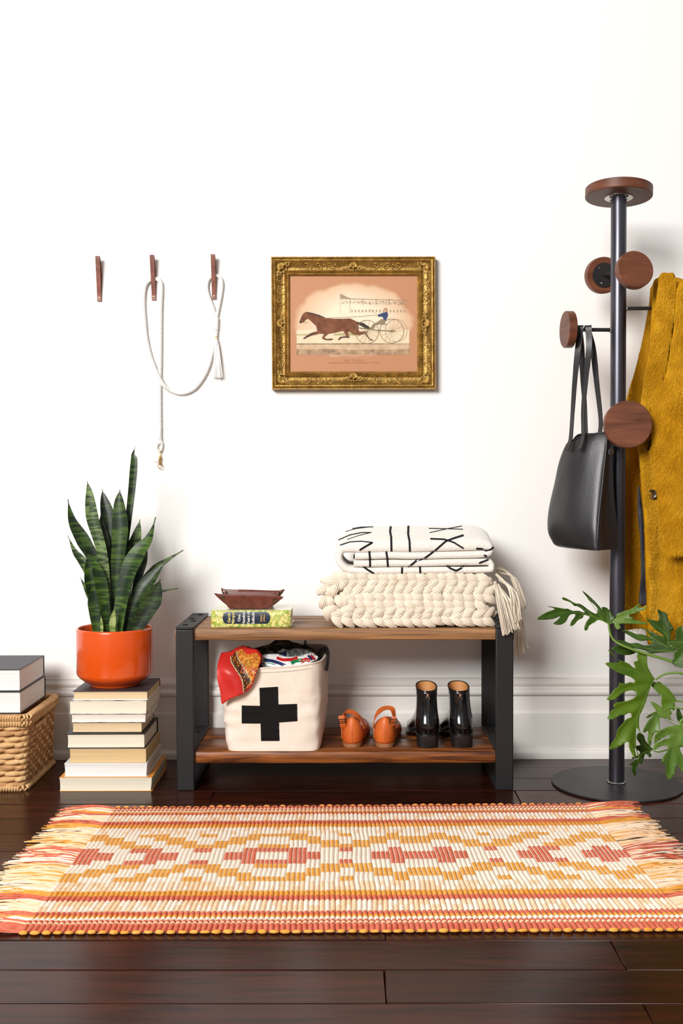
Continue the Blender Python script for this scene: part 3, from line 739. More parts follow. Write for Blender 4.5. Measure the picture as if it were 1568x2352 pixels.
# inner liner, open topped box
g = G(); T_ = .004
g.box((bxl + .012, YB0 + .014, .004), (bxr - .010, byb - .012, .010)); 
o = g.build('bottom', M_wick2, bas)
for lo, hi in (((bxl + .012, YB0 + .012, .004), (bxr - .010, YB0 + .016, zt - .01)), ((bxl + .012, byb - .014, .004), (bxr - .010, byb - .010, zt - .01)), ((bxl + .010, YB0 + .012, .004), (bxl + .014, byb - .01, zt - .01))):
    g = G(); g.box(lo, hi); g.build('inner_wall', M_wick2, bas)
g = G(); xx = bxr - .010
for lo, hi in (((xx - .003, YB0 + .012, .004), (xx, hx0, zt - .01)), ((xx - .003, hx1, .004), (xx, byb - .01, zt - .01)), ((xx - .003, hx0, .004), (xx, hx1, zt - .014 - rh*2)), ((xx - .003, hx0, zt - .02), (xx, hx1, zt - .01))):
    g = G(); g.box(lo, hi); g.build('inner_wall', M_wick2, bas)
# rolled rim: wrapped coil
def coil(path, name, rad, pitch):
    g = G(); d = 0; prev = V(path[0]); 
    for a, b in zip(path, path[1:]):
        a, b = V(a), V(b); L_ = (b - a).length; n = max(1, int(L_/pitch)); t = (b - a).normalized(); nv = t.cross(V((0, 0, 1))).normalized(); bv = V((0, 0, 1))
        for k in range(n):
            c = a + (b - a)*(k + .5)/n
            ringp = [c + (nv*math.cos(x) + bv*math.sin(x))*rad + t*(x/(2*PI) - .5)*pitch*1.2 for x in [2*PI*q/9 for q in range(10)]]
            g.tube(ringp, pitch*.50, 5)
    return g.build(name, M_wick, bas, smooth=80)
RX_ = bxr + .010
for zz, rr in ((zt - .002, .0085), (zt - .017, .007)):
    coil([(bxl - .008, YB0 - .001, zz), (RX_ - .01, YB0 - .001, zz), (RX_ + .001, YB0 + .012, zz), (RX_ + .001, byb - .004, zz), (RX_ - .014, byb + .004, zz), (bxl - .004, byb + .004, zz), (bxl - .010, byb - .006, zz), (bxl - .010, YB0 + .006, zz), (bxl - .006, YB0, zz)], 'rim_coil', rr, .0075)
coil([(bxl - .004, YB0 + .001, .007), (bxr - .008, YB0 + .001, .007), (bxr + .002, YB0 + .012, .007), (bxr + .002, byb, .007)], 'base_coil', .006, .0075)

# two thick books on the basket
YK = 0.012; kz = zt + .0075
x1 = P(43.5, 1560, YK).x
hb = (1640.5 - 1589)*mpp(YK); C_navy = cover_mat('dark_slate_cover', (62, 58, 66), .5)
make_book('book', 'thick dark covered hardback lying directly on the wicker basket rim', x1 - .235 + .003, x1 + .003, YK + .002, YK + .245, kz, kz + hb, C_navy, PG_w, .0028, .0025, 'back', 0, 'thick books on the basket')
h2 = (1588.5 - 1537.0)*mpp(YK)
make_book('book', 'thick dark slate hardback on top of another thick book on the basket', x1 - .238, x1 + .002, YK, YK + .24, kz + hb + .0006, kz + hb + h2 + .0006, C_navy, PG_w, .0028, .0022, 'back', 0.006, 'thick books on the basket')

# ------------------------------------------------------------------ green novel and leather tray on the bench
def z5(x, y): return (380 + x/3.92, 1320 + y/3.92)
YS = 0.030
sx0, sx1 = P(484.5, 1420, YS).x, P(668, 1420, YS).x
sz0, sz1 = TOP, P(570, 1402.5, YS).z
M_jack = mat('green_floral_jacket', (150, 176, 70), .28, spec=.5, col2=(236, 226, 150), ns=120, ramp=(.40, .60), detail=8)
M_jack2 = mat('pale_floral_jacket', (206, 214, 160), .18, spec=.6, col2=(240, 240, 226), ns=70, ramp=(.40, .60), detail=8, coat=.4)
nv = thing('book', 'green floral jacketed novel with a dark blue spine panel, under the leather tray', 'book', ((sx0+sx1)/2, YS + .07, TOP))
g = G(); rings = []
for i in range(9):
    a = PI*i/8; rings.append([(sx, YS + .006 - .006*math.sin(a), (sz0 + sz1)/2 - (sz1 - sz0)/2*math.cos(a)) for sx in (sx0, sx0 + .02, (sx0+sx1)/2, sx1 - .02, sx1)])
gv = G()
for i in range(8):
    for j in range(4): gv.add([rings[i][j], rings[i][j+1], rings[i+1][j+1], rings[i+1][j]], [(0, 1, 2, 3)])
sp_b = gv.bvh(); gv.build('spine', M_jack, nv, smooth=60, solid=.0012, weld=True)
g = G(); g.box((sx0, YS + .005, sz1 - .0022), (sx1, YS + .150, sz1)); g.build('front_cover', M_jack2, nv, bevel=.0006)
g = G(); g.box((sx0, YS + .005, sz0), (sx1, YS + .150, sz0 + .0022)); g.build('back_cover', M_jack2, nv, bevel=.0006)
g = G(); g.box((sx0 + .003, YS + .004, sz0 + .0022), (sx1 - .003, YS + .146, sz1 - .0022)); g.build('page_block', PG_c, nv)
g = G(); pnl = []
cxp, cyp = (514 + 943)/2, 386
def stad(x):  # half height of the panel
    e = max(0, abs(x - cxp) - 172)/43
    return 52*math.sqrt(max(0, 1 - min(1, e)**2.2))
xs_ = [514 + 429*k/50 for k in range(51)]
for a, b in zip(xs_, xs_[1:]):
    ha, hb_ = stad(a), stad(b)
    decal_quad(g, sp_b, [z5(a, cyp - ha), z5(b, cyp - hb_), z5(b, cyp + hb_ + 4), z5(a, cyp + ha + 4)], 1, 8, .0010)
g.build('spine_panel', mat('slate_blue_print', (36, 46, 62), .3), nv, smooth=60, fixn=False)
rs = random.Random(11)
for nm, col, num in (('spine_flower', (214, 96, 50), 110), ('spine_flower', (236, 206, 60), 110), ('spine_leaf', (78, 120, 44), 130)):
    g = G()
    for _ in range(num):
        x = rs.choice((rs.uniform(412, 530), rs.uniform(930, 1124), rs.uniform(412, 1124))); y = rs.uniform(330, 440)
        if abs(y - cyp) < stad(x) + 4 and 510 < x < 946: continue
        w_ = rs.uniform(1.5, 4); decal_quad(g, sp_b, [z5(x - w_, y - w_), z5(x + w_, y - w_*.6), z5(x + w_*.7, y + w_), z5(x - w_*.8, y + w_*.8)], 1, 1, .0009 + rs.random()*.0002)
    g.build(nm, mat('print_' + str(col[0]) + str(col[1]), col, .4), nv, smooth=0, fixn=False, stuff=True)
M_tw = mat('white_print', (244, 240, 230), .4); M_ty = mat('yellow_print', (232, 220, 130), .4); M_to = mat('orange_print', (220, 170, 90), .4)
ROT = Matrix.Rotation(PI/2, 4, 'X') @ Matrix.Rotation(PI/2, 4, 'Z')
for body, x, y, sz, m in (('García', 572, 388, 37, M_ty), ('Márquez', 608, 388, 37, M_ty), ('One', 663, 390, 37, M_tw), ('Hundred', 704, 388, 37, M_tw), ('Years of', 746, 390, 37, M_tw), ('Solitude', 789, 390, 37, M_tw), ('Harper', 860, 390, 24, M_to), ('& Row', 887, 390, 24, M_to)):
    q = P(*z5(x, y), YS - .0018)
    text_mesh(body, sz/3.92*mpp(YS)*.98, Matrix.Translation(q) @ ROT, m, 'spine_text', nv, .95, .00012)

YT = YS + 0.028
M_tray = mat('oxblood_leather', (92, 44, 34), .42, spec=.4, col2=(112, 58, 44), ns=50, bump=(260, .12))
M_trayin = mat('tray_suede_inside', (128, 66, 48), .75, bump=(300, .2))
tc_ = P(*z5(752, 305), YT + .05)
tray = thing('leather_tray', 'oxblood leather snap tray with pinched corners on the green novel', 'tray', (tc_.x, YT + .05, sz1 + .0006))
tz = sz1 + .0008
xL, xR = P(*z5(590, 300), YT).x, P(*z5(930, 300), YT).x
DEP = .095
g = G(); g.box((xL - .006, YT + .006, tz), (xR + .006, YT + DEP - .006, tz + .0026)); g.build('base', M_tray, tray, bevel=.001)
def px2(x, y, Y): q = P(*z5(x, y), Y); return (q.x, q.z)
frontO = smoothline([V((*px2(x, y, YT), 0)) for x, y in ((445, 166), (500, 172), (640, 174), (800, 176), (950, 184), (1058, 196), (1030, 228), (990, 262), (940, 292), (880, 307), (750, 310), (640, 307), (580, 290), (530, 256), (480, 208))], 5, True)
def tray_wall(outl, y0, slope, zb_, name):
    gs = sheet([(p.x, p.y) for p in outl], .008, lambda x, zz: y0 + slope*(zz - zb_) + .10*(abs(x - tc_.x)/.1)**4*slope*.2)
    return gs.build(name, M_tray, tray, smooth=60, solid=.0026)
tray_wall(frontO, YT + .006, -.30, tz, 'front_wall')
backO = smoothline([V((*px2(x, y, YT + DEP), 0)) for x, y in ((498, 123), (540, 134), (760, 138), (1000, 146), (1068, 136), (1035, 190), (985, 240), (900, 262), (620, 262), (560, 235), (515, 180))], 5, True)
tray_wall(backO, YT + DEP - .006, .30, tz, 'back_wall')
for sgn, xb, xtop in ((-1, xL, P(*z5(520, 170), YT + .04).x), (1, xR, P(*z5(1010, 160), YT + .04).x)):
    g = G(); rings = []
    zt_ = P(*z5(560, 158), YT + .05).z
    for i in range(9):
        t = i/8; x = xb + (xtop - xb)*(t**.8); zz = tz + (zt_ - tz)*t**1.25; ins = .004 - .003*t
        rings.append([V((x, YT + ins + (DEP - 2*ins)*u - (.006*t if u == 0 else 0) , zz - .006*t*math.sin(u*PI))) for u in [k/8 for k in range(9)]])
    gg = G()
    for i in range(8):
        for j in range(8): gg.add([rings[i][j], rings[i][j+1], rings[i+1][j+1], rings[i+1][j]], [(0, 1, 2, 3)])
    gg.build('side_wall', M_trayin, tray, smooth=60, solid=.0026, weld=True)
M_snap = mat('antique_brass_snap', (128, 116, 92), .3, metal=1.0)
for x, y in ((516, 203), (986, 231)):
    q = P(*z5(x, y), YT - .004); g = G(); g.lathe([(.0065, -.004), (.0065, .0015), (.0055, .003), (.003, .0036), (.001, .0032)], q, (-.25 if x < 700 else .25, -1, -.2), 20); g.build('snap', M_snap, tray)
for x, y in ((530, 160), (1030, 165)):
    q = P(*z5(x, y), YT + DEP + .001); g = G(); g.lathe([(.006, -.004), (.006, .0015), (.004, .003)], q, (0, -1, -.2), 16); g.build('snap', M_snap, tray)

# ------------------------------------------------------------------ chunky knit blanket
def z6(x, y): return (720 + x/3.136, 1180 + y/3.136)
M_chunk = mat('cream_wool', (236, 224, 206), .9, spec=.15, sheen=.35, col2=(226, 211, 190), ns=30, bump=(300, .3))
cq = P(940, 1436, .14)
chunk = thing('chunky_knit_blanket', 'folded cream chunky knit blanket with fringe, on the bench top', 'blanket', (cq.x, .15, TOP))
YC = 0.014; RS = random.Random(77)
def stitch(g, c, t, up, nrm, ln, wid, s):
    """one half of a V stitch: five plies side by side"""
    d = (t*.82 + up*s*RS.uniform(.42, .72) + nrm*RS.uniform(-.12, .12)).normalized(); q = nrm.cross(d).normalized()
    for k in range(5):
        o_ = (k - 2)/2; pts = []; rr = []
        for i in range(7):
            x = i/6; b = math.sin(PI*(.06 + .88*x))
            pts.append(c + d*ln*(x - .5) + q*(o_*wid*.52*(.22 + .78*b)) + nrm*(wid*.95*b - wid*.58 - o_*o_*wid*.24))
            rr.append(wid*.168*(.45 + .55*b))
        g.tube(pts, rr, 5)
def braid(name, line, Yoff, wid, nrmf, seedv, jit=.0):
    rs = random.Random(seedv)
    out = [line[0]]; acc = 0; stepL = wid*.74
    for a, b in zip(line, line[1:]):
        d = (b - a).length
        while acc + d >= stepL:
            a = a + (b - a)*((stepL - acc)/d); out.append(a.copy()); d = (b - a).length; acc = 0
        acc += d
    g = G()
    for i in range(1, len(out) - 1):
        t = (out[i+1] - out[i-1]).normalized(); nrm = nrmf(out[i], t); up = nrm.cross(t).normalized()
        c = out[i] + V((0, Yoff, 0)) + V((rs.uniform(-1, 1), rs.uniform(-.6, .6), rs.uniform(-1, 1)))*.0028
        sc = rs.uniform(.92, 1.12)*(1.0 if abs(t.x) > .8 else .78)
        stitch(g, c + up*wid*.235, t, up, nrm, wid*1.50*sc, wid*.50, -1)
        stitch(g, c - up*wid*.235, t, up, nrm, wid*1.50*sc, wid*.50, 1)
    return g.build(name, M_chunk, chunk, smooth=80)
def L6(pts, Y): return smoothline([P(*z6(*q), Y) for q in pts], 8)
outer = [(1325,745),(1150,752),(900,748),(600,752),(350,752),(190,745),(120,700),(92,620),(110,540),(190,486),(330,480),(600,480),(900,480),(1150,484),(1320,490)]
inner = [(1330,575),(1150,580),(900,572),(600,575),(330,570),(225,590),(215,640),(300,680),(600,680),(900,672),(1150,680),(1320,700)]
fn = lambda p, t: V((0, -1, 0))
braid('knit_row', L6(outer, YC + .012), 0, .037, fn, 1)
braid('knit_row', L6(inner, YC + .010), 0, .037, fn, 2)
ctrz = P(*z6(700, 620), YC).z
def nouter(p, t):
    n_ = V((t.z, 0, -t.x)); 
    c_ = V((P(*z6(700, 620), YC).x, 0, ctrz))
    q = p - c_; q.y = 0
    # outward: away from the mid line
    q.x *= .25
    if n_.dot(q) < 0: n_ = -n_
    return (n_ + V((0, -.25, 0))).normalized()
for i in range(6):
    braid('knit_row', L6(outer, YC + .052), .000 + i*.038, .039, nouter, 10 + i)
# soft core so no gaps show
g = G(); rings = []
core = L6(outer, YC + .03); x0c = P(*z6(125, 600), YC).x; x1c = P(*z6(1320, 600), YC).x
zlo, zhi = TOP + .004, P(*z6(700, 455), YC + .02).z
for yy, sc in ((YC + .022, .86), (YC + .036, .94), (YC + .22, .94), (YC + .25, .9)):
    ring_ = []
    for k in range(28):
        a = 2*PI*k/28; ca, sa = math.cos(a), math.sin(a); e = .35
        ring_.append(((x0c+x1c)/2 + (x1c-x0c)/2*sc*math.copysign(abs(ca)**e, ca), yy, (zlo+zhi)/2 + (zhi-zlo)/2*sc*math.copysign(abs(sa)**e, sa)))
    rings.append(ring_)
g.loft(rings); g.build('inner_layers', M_chunk, chunk, smooth=60)
# fringe
rs = random.Random(5)
def strand(p0, p1, p2, r=.0013):
    g_.tube(smoothline([p0, p1, p2, p2 + (p2 - p1)*.12 + V((rs.uniform(-.002, .002), 0, -.002))], 4), [r]*4*3 + [r*.7], 5)
for nm, src, mid, dst, num in (
    ('fringe_tuft', [(1300, 485), (1330, 520)], [(1310, 620), (1420, 640)], [(1350, 850), (1470, 800)], 34),
    ('fringe_tuft', [(1310, 430), (1340, 470)], [(1400, 540), (1470, 580)], [(1430, 760), (1500, 730)], 26),
    ('fringe_tuft', [(1300, 370), (1330, 430)], [(1410, 440), (1450, 470)], [(1490, 670), (1528, 630)], 26),
    ('fringe_tuft', [(1400, 640), (1440, 600)], [(1455, 740), (1500, 720)], [(1450, 1000), (1535, 950)], 26)):
    g_ = G(); back = dst[1][1] in (630, 950)
    for k in range(num):
        t = rs.random(); Y = YC + (.02 if not back else .09) + rs.uniform(-.012, .03)
        def lp(ab, Y): return P(*z6(ab[0][0] + (ab[1][0]-ab[0][0])*t + rs.uniform(-8, 8), ab[0][1] + (ab[1][1]-ab[0][1])*t + rs.uniform(-10, 10)), Y)
        if nm and not back: Y = -.012 + rs.uniform(-.012, .010)
        s0 = lp(src, YC + .03 if not back else Y); 
        strand(s0, lp(mid, Y), lp(dst, Y))
    g_.build(nm, M_chunk, chunk, smooth=80, stuff=True)

# ------------------------------------------------------------------ white knit throw with black lines
M_knit = mat('white_knit', (244, 240, 233), .9, spec=.15, sheen=.3, col2=(230, 224, 214), ns=260, nstretch=(.6, .6, 1.6), ramp=(.3, .6), bump=(330, .8, (.7, .7, 1.5)))
M_blk = mat('black_yarn', (34, 33, 36), .9, spec=.1, bump=(330, .6))
YW0 = 0.018
wq = P(960, 1318, .13)
throw = thing('knit_throw', 'folded white knit throw with black geometric lines, on top of the cream blanket', 'blanket', (wq.x, .15, P(960, 1316, .05).z))
TH = 17.0/2*mpp(YW0)
cl_px = [(812,1294),(900,1294),(1000,1293),(1110,1291),(1126,1295),(1128,1304),(1116,1309),(1000,1310),(880,1311),(810,1310),(787,1300),(778,1284),(781,1268),(796,1259),(880,1257),(1000,1255),(1105,1253),(1124,1258),(1124,1268),(1108,1273),(1000,1276),(900,1276),(815,1277)]
half = [8,8,8,8,7,6.5,7,7.5,8,8,8.5,8.5,9,11,12.5,12.5,12,9,7.5,8,8,8,8]
gk = G(); NS = len(cl_px)
cl_s = smoothline([V((a, b, 0)) for a, b in cl_px], 5); hs_ = smoothline([V((h_, 0, 0)) for h_ in half], 5)
YW1 = .265
# cross section along the depth: rounded front edge
depths = [(0.0, .15), (.0015, .62), (.005, .90), (.011, 1.0)] + [(.011 + (YW1 - YW0 - .022)*k/8, 1.0 + .05*math.sin(k*.8)) for k in range(1, 9)] + [(YW1 - YW0 - .004, .85), (YW1 - YW0, .2)]
sides = []
for side in (1, -1):
    grid = []
    for dy, sc in depths:
        row = []
        for i, p in enumerate(cl_s):
            t = (cl_s[min(i+1, len(cl_s)-1)] - cl_s[max(i-1, 0)]).normalized(); n_ = V((-t.y, t.x, 0))
            c2 = P(p.x, p.y, YW0 + .01); q = P(p.x + n_.x*hs_[i].x*side, p.y + n_.y*hs_[i].x*side, YW0 + .01)
            v = c2 + (q - c2)*sc
            v.y = YW0 + dy + .0015*nz(v.x, v.z, 0, 22)
            py_ = p.y + n_.y*hs_[i].x*side*sc
            wt = max(0, min(1, (1278 - py_)/30)); ex = min(1, max(0, (p.x - 775)/45))*min(1, max(0, (1136 - p.x)/35))
            lift = .037*math.sin(min(1, dy/.17)*PI/2)*(1 - .25*max(0, (dy - .17)/.08))
            v.z += lift*wt*(.45 + .55*ex**.6) + .0012*nz(v.x, dy, v.z, 14)
            row.append(v)
        grid.append(row)
    sides.append(grid)
nd = len(depths); nn_ = len(cl_s)
for i in range(nd - 1):
    for j in range(nn_ - 1):
        for sgr in sides: gk.add([sgr[i][j], sgr[i][j+1], sgr[i+1][j+1], sgr[i+1][j]], [(0, 1, 2, 3)])
for j in range(nn_ - 1):
    for i in (0, nd - 1): gk.add([sides[0][i][j], sides[0][i][j+1], sides[1][i][j+1], sides[1][i][j]], [(0, 1, 2, 3)])
for i in range(nd - 1):
    for j in (0, nn_ - 1): gk.add([sides[0][i][j], sides[0][i+1][j], sides[1][i+1][j], sides[1][i][j]], [(0, 1, 2, 3)])
kb = gk.bvh()
me_ = gk
bmf = gk.build('folded_layers', M_knit, throw, smooth=75, weld=True)
lines6 = [([(555,92),(550,130),(558,170),(560,270)], 4.6), ([(682,88),(680,150),(690,200),(693,272)], 4.6),
 ([(400,268),(405,320),(406,380)], 4.6), ([(522,270),(530,320),(535,384)], 4.6), ([(637,388),(635,430)], 4.6), ([(765,384),(768,426)], 4.6),
 ([(330,262),(375,235),(425,208)], 4.2), ([(425,208),(340,200),(260,205),(190,228)], 2.2), ([(415,137),(340,138),(260,155),(180,190)], 2.0), ([(428,96),(340,98),(235,116)], 1.6), ([(400,140),(320,160),(240,188)], 1.2), ([(390,98),(300,110),(230,130)], 1.0),
 ([(355,382),(390,405),(435,430)], 4.2),
 ([(840,182),(940,186),(1010,208),(1080,250)], 3.6), ([(1080,156),(1010,178),(950,200),(900,242),(850,285),(790,325),(740,340),(680,384)], 4.2),
 ([(828,107),(960,110),(1075,113)], 1.6), ([(835,138),(960,110),(1068,90)], 1.4), ([(838,82),(940,72),(1050,60)], 1.2), ([(840,80),(930,68),(1050,70)], 1.0),
 ([(1170,250),(1210,252),(1240,268),(1280,255),(1292,240)], 4.2), ([(1225,297),(1275,318),(1250,335),(1190,355)], 3.8), ([(950,372),(985,395),(1025,410),(1060,395),(1090,368),(1110,366)], 4.0)]
for pts, w_ in lines6:
    g = G(); decal_strip(g, kb, [z6(*q) for q in pts], w_, .0012, 1.5)
    if g.f: g.build('black_line', M_blk, throw, smooth=60, fixn=False)

# ------------------------------------------------------------------ canvas storage bin
M_canvas = mat('natural_canvas', (232, 219, 205), .85, spec=.15, col2=(222, 207, 190), ns=14, bump=(24, .8), detail=6)
M_felt = mat('black_canvas', (26, 24, 24), .9, spec=.1, bump=(300, .3))
YN = 0.016
bq = P(625, 1725, YN)
bin_ = thing('canvas_bin', 'natural canvas storage bin with a black plus sign, holding scarves on the shelf', 'bin', (bq.x, YN + .13, SHELF))
DB = .255
def bin_ring(t, ins=0.0):
    # t 0 bottom .. 1 top
    xl = P(interp([(0, 519), (.12, 514), (.5, 507), (1, 504)], t), 1620, YN).x + ins; xr = P(interp([(0, 733), (.1, 735), (.5, 737), (1, 741)], t), 1620, YN).x - ins
    ztop_f = P(600, 1537, YN).z
    yb = YN + DB; pts = []
    rim = [(xl, .0), (xr, .0)]
    n = 14; ring_ = []
    e = 9.0 - 4.5*t
    for k in range(64):
        a = 2*PI*k/64 - PI*.75; ca, sa = math.cos(a), math.sin(a)
        x = (xl+xr)/2 + (xr-xl)/2*math.copysign(abs(ca)**(2/e), ca)
        y = YN + ins + (DB - 2*ins)/2 + (DB - 2*ins)/2*math.copysign(abs(sa)**(2/e), sa)
        if x > (xl+xr)/2: x += .020*((y - YN)/DB)*math.sin(PI*min(1, .12 + t*.62))*min(1, (x - (xl+xr)/2)/((xr-xl)*.4))
        u = min(1.05, (x - xl)/(xr - xl))
        zt_ = ztop_f - SHELF + .020*max(0, u - .2)**1.3 + .018*((y - YN)/DB)
        z_ = SHELF + t*zt_ + (.0015*nz(x, y, t, 11) if t > .02 else 0)
        w_ = .0055*nz(x*1.3, y, z_*1.5 + t, 13)*math.sin(PI*min(1, t + .1)) + .0018*nz(x, y*2, z_, 50)*(1 if t > .03 else 0)
        dirv = V((x - (xl+xr)/2, y - YN - DB/2, 0)).normalized()
        ring_.append(V((x, y, z_)) + dirv*w_)
    return ring_
ts = [0, .015, .05] + [.05 + .95*k/22 for k in range(1, 23)]
gb = G(); rings = [bin_ring(t) for t in ts]; inner_r = [bin_ring(t, .0035) for t in reversed(ts[4:])]
gb.loft(rings + inner_r, True, True); cb_ = G(); cb_.loft(rings, True, False); bb_ = cb_.bvh()
gb.build('canvas_body', M_canvas, bin_, smooth=50)
g = G()
for k in range(len(rings[0])):   # hem
    pass
hem = [bin_ring(1.0, -.0008)[k] for k in range(64)]; hem2 = [V(p) - V((0, 0, .013)) for p in hem]
g = G(); g.tube(hem2 + [hem2[0]], .0006, 4); g.build('hem_stitch', mat('grey_thread', (150, 138, 124), .9), bin_)
g = G(); g.tube(hem + [hem[0]], .0022, 6); g.build('rim_fold', M_canvas, bin_)
gp = G()
decal_quad(gp, bb_, [z5(845, 1018), z5(1012, 1008), z5(1026, 1496), z5(860, 1496)], 6, 24, .0012)
decal_quad(gp, bb_, [z5(686, 1177), z5(870, 1180), z5(870, 1340), z5(686, 1338)], 8, 8, .0012)
decal_quad(gp, bb_, [z5(1000, 1168), z5(1184, 1162), z5(1187, 1318), z5(1000, 1331)], 8, 8, .0012)
gp.build('plus_patch', M_felt, bin_, smooth=60, fixn=False)
# handles
M_hleather = mat('black_handle_leather', (30, 28, 28), .45)
hp = [P(*z5(x, y), YN + yy) for x, y, yy in ((1448, 865, .06), (1462, 760, .065), (1455, 695, .08), (1420, 680, .11), (1385, 710, .14), (1375, 765, .15))]
g = G(); g.ribbon(smoothline(hp, 6), V((-.35, 1, 0)), .020, .003); g.build('handle', M_hleather, bin_, smooth=50)
hp = [P(*z5(x, y), YN + yy) for x, y, yy in ((1395, 760, .23), (1330, 690, .245), (1285, 650, .25), (1255, 610, .25), (1300, 680, .262), (1370, 760, .262))]
g = G(); g.ribbon(smoothline(hp, 6), V((.2, 1, .2)), .018, .003); g.build('handle', M_hleather, bin_, smooth=50)

# ------------------------------------------------------------------ scarves in the bin
def mound(name, label, px_outline, Y, mats, thick, ampl, scl, seedv, cuts=None):
    """crumpled cloth: outline sheet bulging towards the viewer, folded"""
    ol = smoothline([V((P(*z5(*q), Y).x, P(*z5(*q), Y).z, 0)) for q in px_outline], 4, True)
    xs = [p.x for p in ol]; zs = [p.y for p in ol]; cx, cz = (min(xs)+max(xs))/2, (min(zs)+max(zs))/2; wx, wz = max(xs)-min(xs), max(zs)-min(zs)
    def d(x, z):
        u, w = (x - cx)/wx*2, (z - cz)/wz*2
        fold = math.sin((x*scl + z*scl*.6) + 3*nz(x, seedv, z, 14))*ampl + ampl*.8*nz(x, seedv + 3, z, 30)
        return Y + thick*(.45*(u*u + w*w)) + fold + thick*.6*w
    gs = sheet([(p.x, p.y) for p in ol], .006, d)
    t = thing(name, label, 'scarf', (cx, Y, min(zs)), 'scarves stuffed into the canvas bin')
    return t, gs, ol
sc, gs, ol = mound('silk_scarf', 'grey and gold printed scarf humped up at the back of the bin', [(700,720),(760,690),(840,665),(930,640),(1000,600),(1060,592),(1130,625),(1200,640),(1270,662),(1330,690),(1365,740),(1350,850),(1100,880),(800,860)], YN + .17, None, .05, .004, 120, 1)
bv = gs.bvh(); gs.build('cloth', mat('grey_gold_silk', (112, 106, 98), .35, spec=.5, col2=(62, 56, 44), ns=42, ramp=(.42, .56), detail=5), sc, smooth=70, solid=.002)
g = G()
for k in range(16):
    x = 850 + k*14; y = 665 - 70*math.sin(max(0, (x - 840)/440)*PI*.5) ; decal_quad(g, bv, [z5(x, y), z5(x + 8, y - 4), z5(x + 9, y + 7), z5(x + 1, y + 10)], 1, 1, .0016)
g.build('gold_check', mat('gold_print', (196, 164, 70), .5), sc, smooth=0, fixn=False, stuff=True)
g = G(); rs = random.Random(4)
for _ in range(16):
    x, y = rs.uniform(880, 1180), rs.uniform(640, 720); pts = [(x + rs.uniform(-14, 14), y + rs.uniform(-9, 9)) for _ in range(4)]; decal_strip(g, bv, [z5(*q) for q in pts], 3.2, .0016, 1.5)
g.build('black_print', mat('black_print', (26, 24, 24), .5), sc, smooth=0, fixn=False, stuff=True)
sc, gs, ol = mound('silk_scarf', 'dark green scarf showing a small crumpled ridge at the back of the bin', [(655,740),(665,690),(690,668),(740,664),(790,680),(830,672),(860,700),(880,790),(800,840),(690,820)], YN + .12, None, .03, .003, 150, 2)
gs.build('cloth', mat('dark_green_silk', (30, 66, 34), .4, col2=(84, 22, 20), ns=26, ramp=(.48, .56)), sc, smooth=70, solid=.002)
sc, gs, ol = mound('silk_scarf', 'navy and grey crumpled scarf between the striped scarf and the grey one', [(1010,740),(1015,700),(1050,680),(1110,690),(1170,672),(1230,682),(1300,690),(1350,730),(1365,790),(1250,820),(1040,810)], YN + .105, None, .03, .004, 160, 3)
bv = gs.bvh(); gs.build('cloth', mat('grey_mottled_silk', (96, 104, 104), .38, col2=(180, 182, 176), ns=60, ramp=(.45, .58)), sc, smooth=70, solid=.002)
g = G(); decal_quad(g, bv, [z5(1018, 705), z5(1090, 690), z5(1092, 740), z5(1020, 745)], 8, 6, .0014); g.build('navy_patch', mat('navy_silk', (26, 36, 62), .4), sc, smooth=60, fixn=False)
sc, gs, ol = mound('silk_scarf', 'white scarf with red, navy and green stripes at the front rim of the bin', [(862,780),(868,745),(930,738),(1010,738),(1080,748),(1160,752),(1230,740),(1310,725),(1350,745),(1368,770),(1300,800),(1100,860),(980,865),(880,850)], YN + .035, None, .04, .004, 130, 4)
bv = gs.bvh(); gs.build('cloth', mat('white_silk', (236, 234, 232), .35, spec=.5), sc, smooth=70, solid=.002)
for nm, col, pts, w_ in (('green_stripe', (18, 124, 74), [(880, 785), (920, 810), (985, 826)], 9), ('navy_stripe', (34, 46, 92), [(885, 768), (960, 780), (1030, 800), (1080, 820)], 7), ('red_stripe', (190, 36, 40), [(1000, 752), (1060, 770), (1130, 768), (1190, 752)], 7), ('green_stripe', (18, 124, 74), [(1130, 800), (1170, 778), (1240, 772)], 8), ('red_stripe', (200, 50, 56), [(1215, 792), (1260, 765), (1300, 775)], 8), ('navy_stripe', (34, 46, 92), [(1280, 730), (1320, 770)], 5), ('red_stripe', (190, 36, 40), [(1305, 728), (1345, 768)], 5)):
    g = G(); decal_strip(g, bv, [z5(*q) for q in pts], w_, .0015, 2)
    if g.f: g.build(nm, mat('silk_' + nm, col, .4), sc, smooth=60, fixn=False)
# red paisley scarf hanging over the front rim
YR = YN - .017
ol = smoothline([V((P(*z5(*q), YR).x, P(*z5(*q), YR).z, 0)) for q in ((485,732),(530,722),(580,712),(620,690),(670,678),(720,688),(765,696),(812,704),(850,745),(852,800),(830,850),(800,940),(765,1020),(700,1068),(640,1090),(560,1130),(518,1163),(500,1145),(492,1060),(470,960),(460,900),(465,800))], 4, True)
rimz = P(600, 1533, YN).z
def dr(x, z):
    f = .0052*math.sin((x*1.0 + z*.30)*88 + 2.5*nz(x, 0, z, 12)) + .002*nz(x, 5, z, 35)
    over = max(0, z - rimz)
    ov = .5*((z - rimz + .004) + math.sqrt((z - rimz + .004)**2 + .00012))
    return YR - .004 + f + ov*1.3
gs = sheet([(p.x, p.y) for p in ol], .006, dr); bv = gs.bvh()
sc = thing('silk_scarf', 'red silk scarf with a gold paisley border hanging over the bin rim', 'scarf', (P(600, 1540, YR).x, YR, P(600, 1610, YR).z), 'scarves stuffed into the canvas bin')
gs.build('cloth', mat('red_silk', (176, 28, 26), .38, spec=.4, col2=(196, 44, 36), ns=10), sc, smooth=70, solid=.0018)
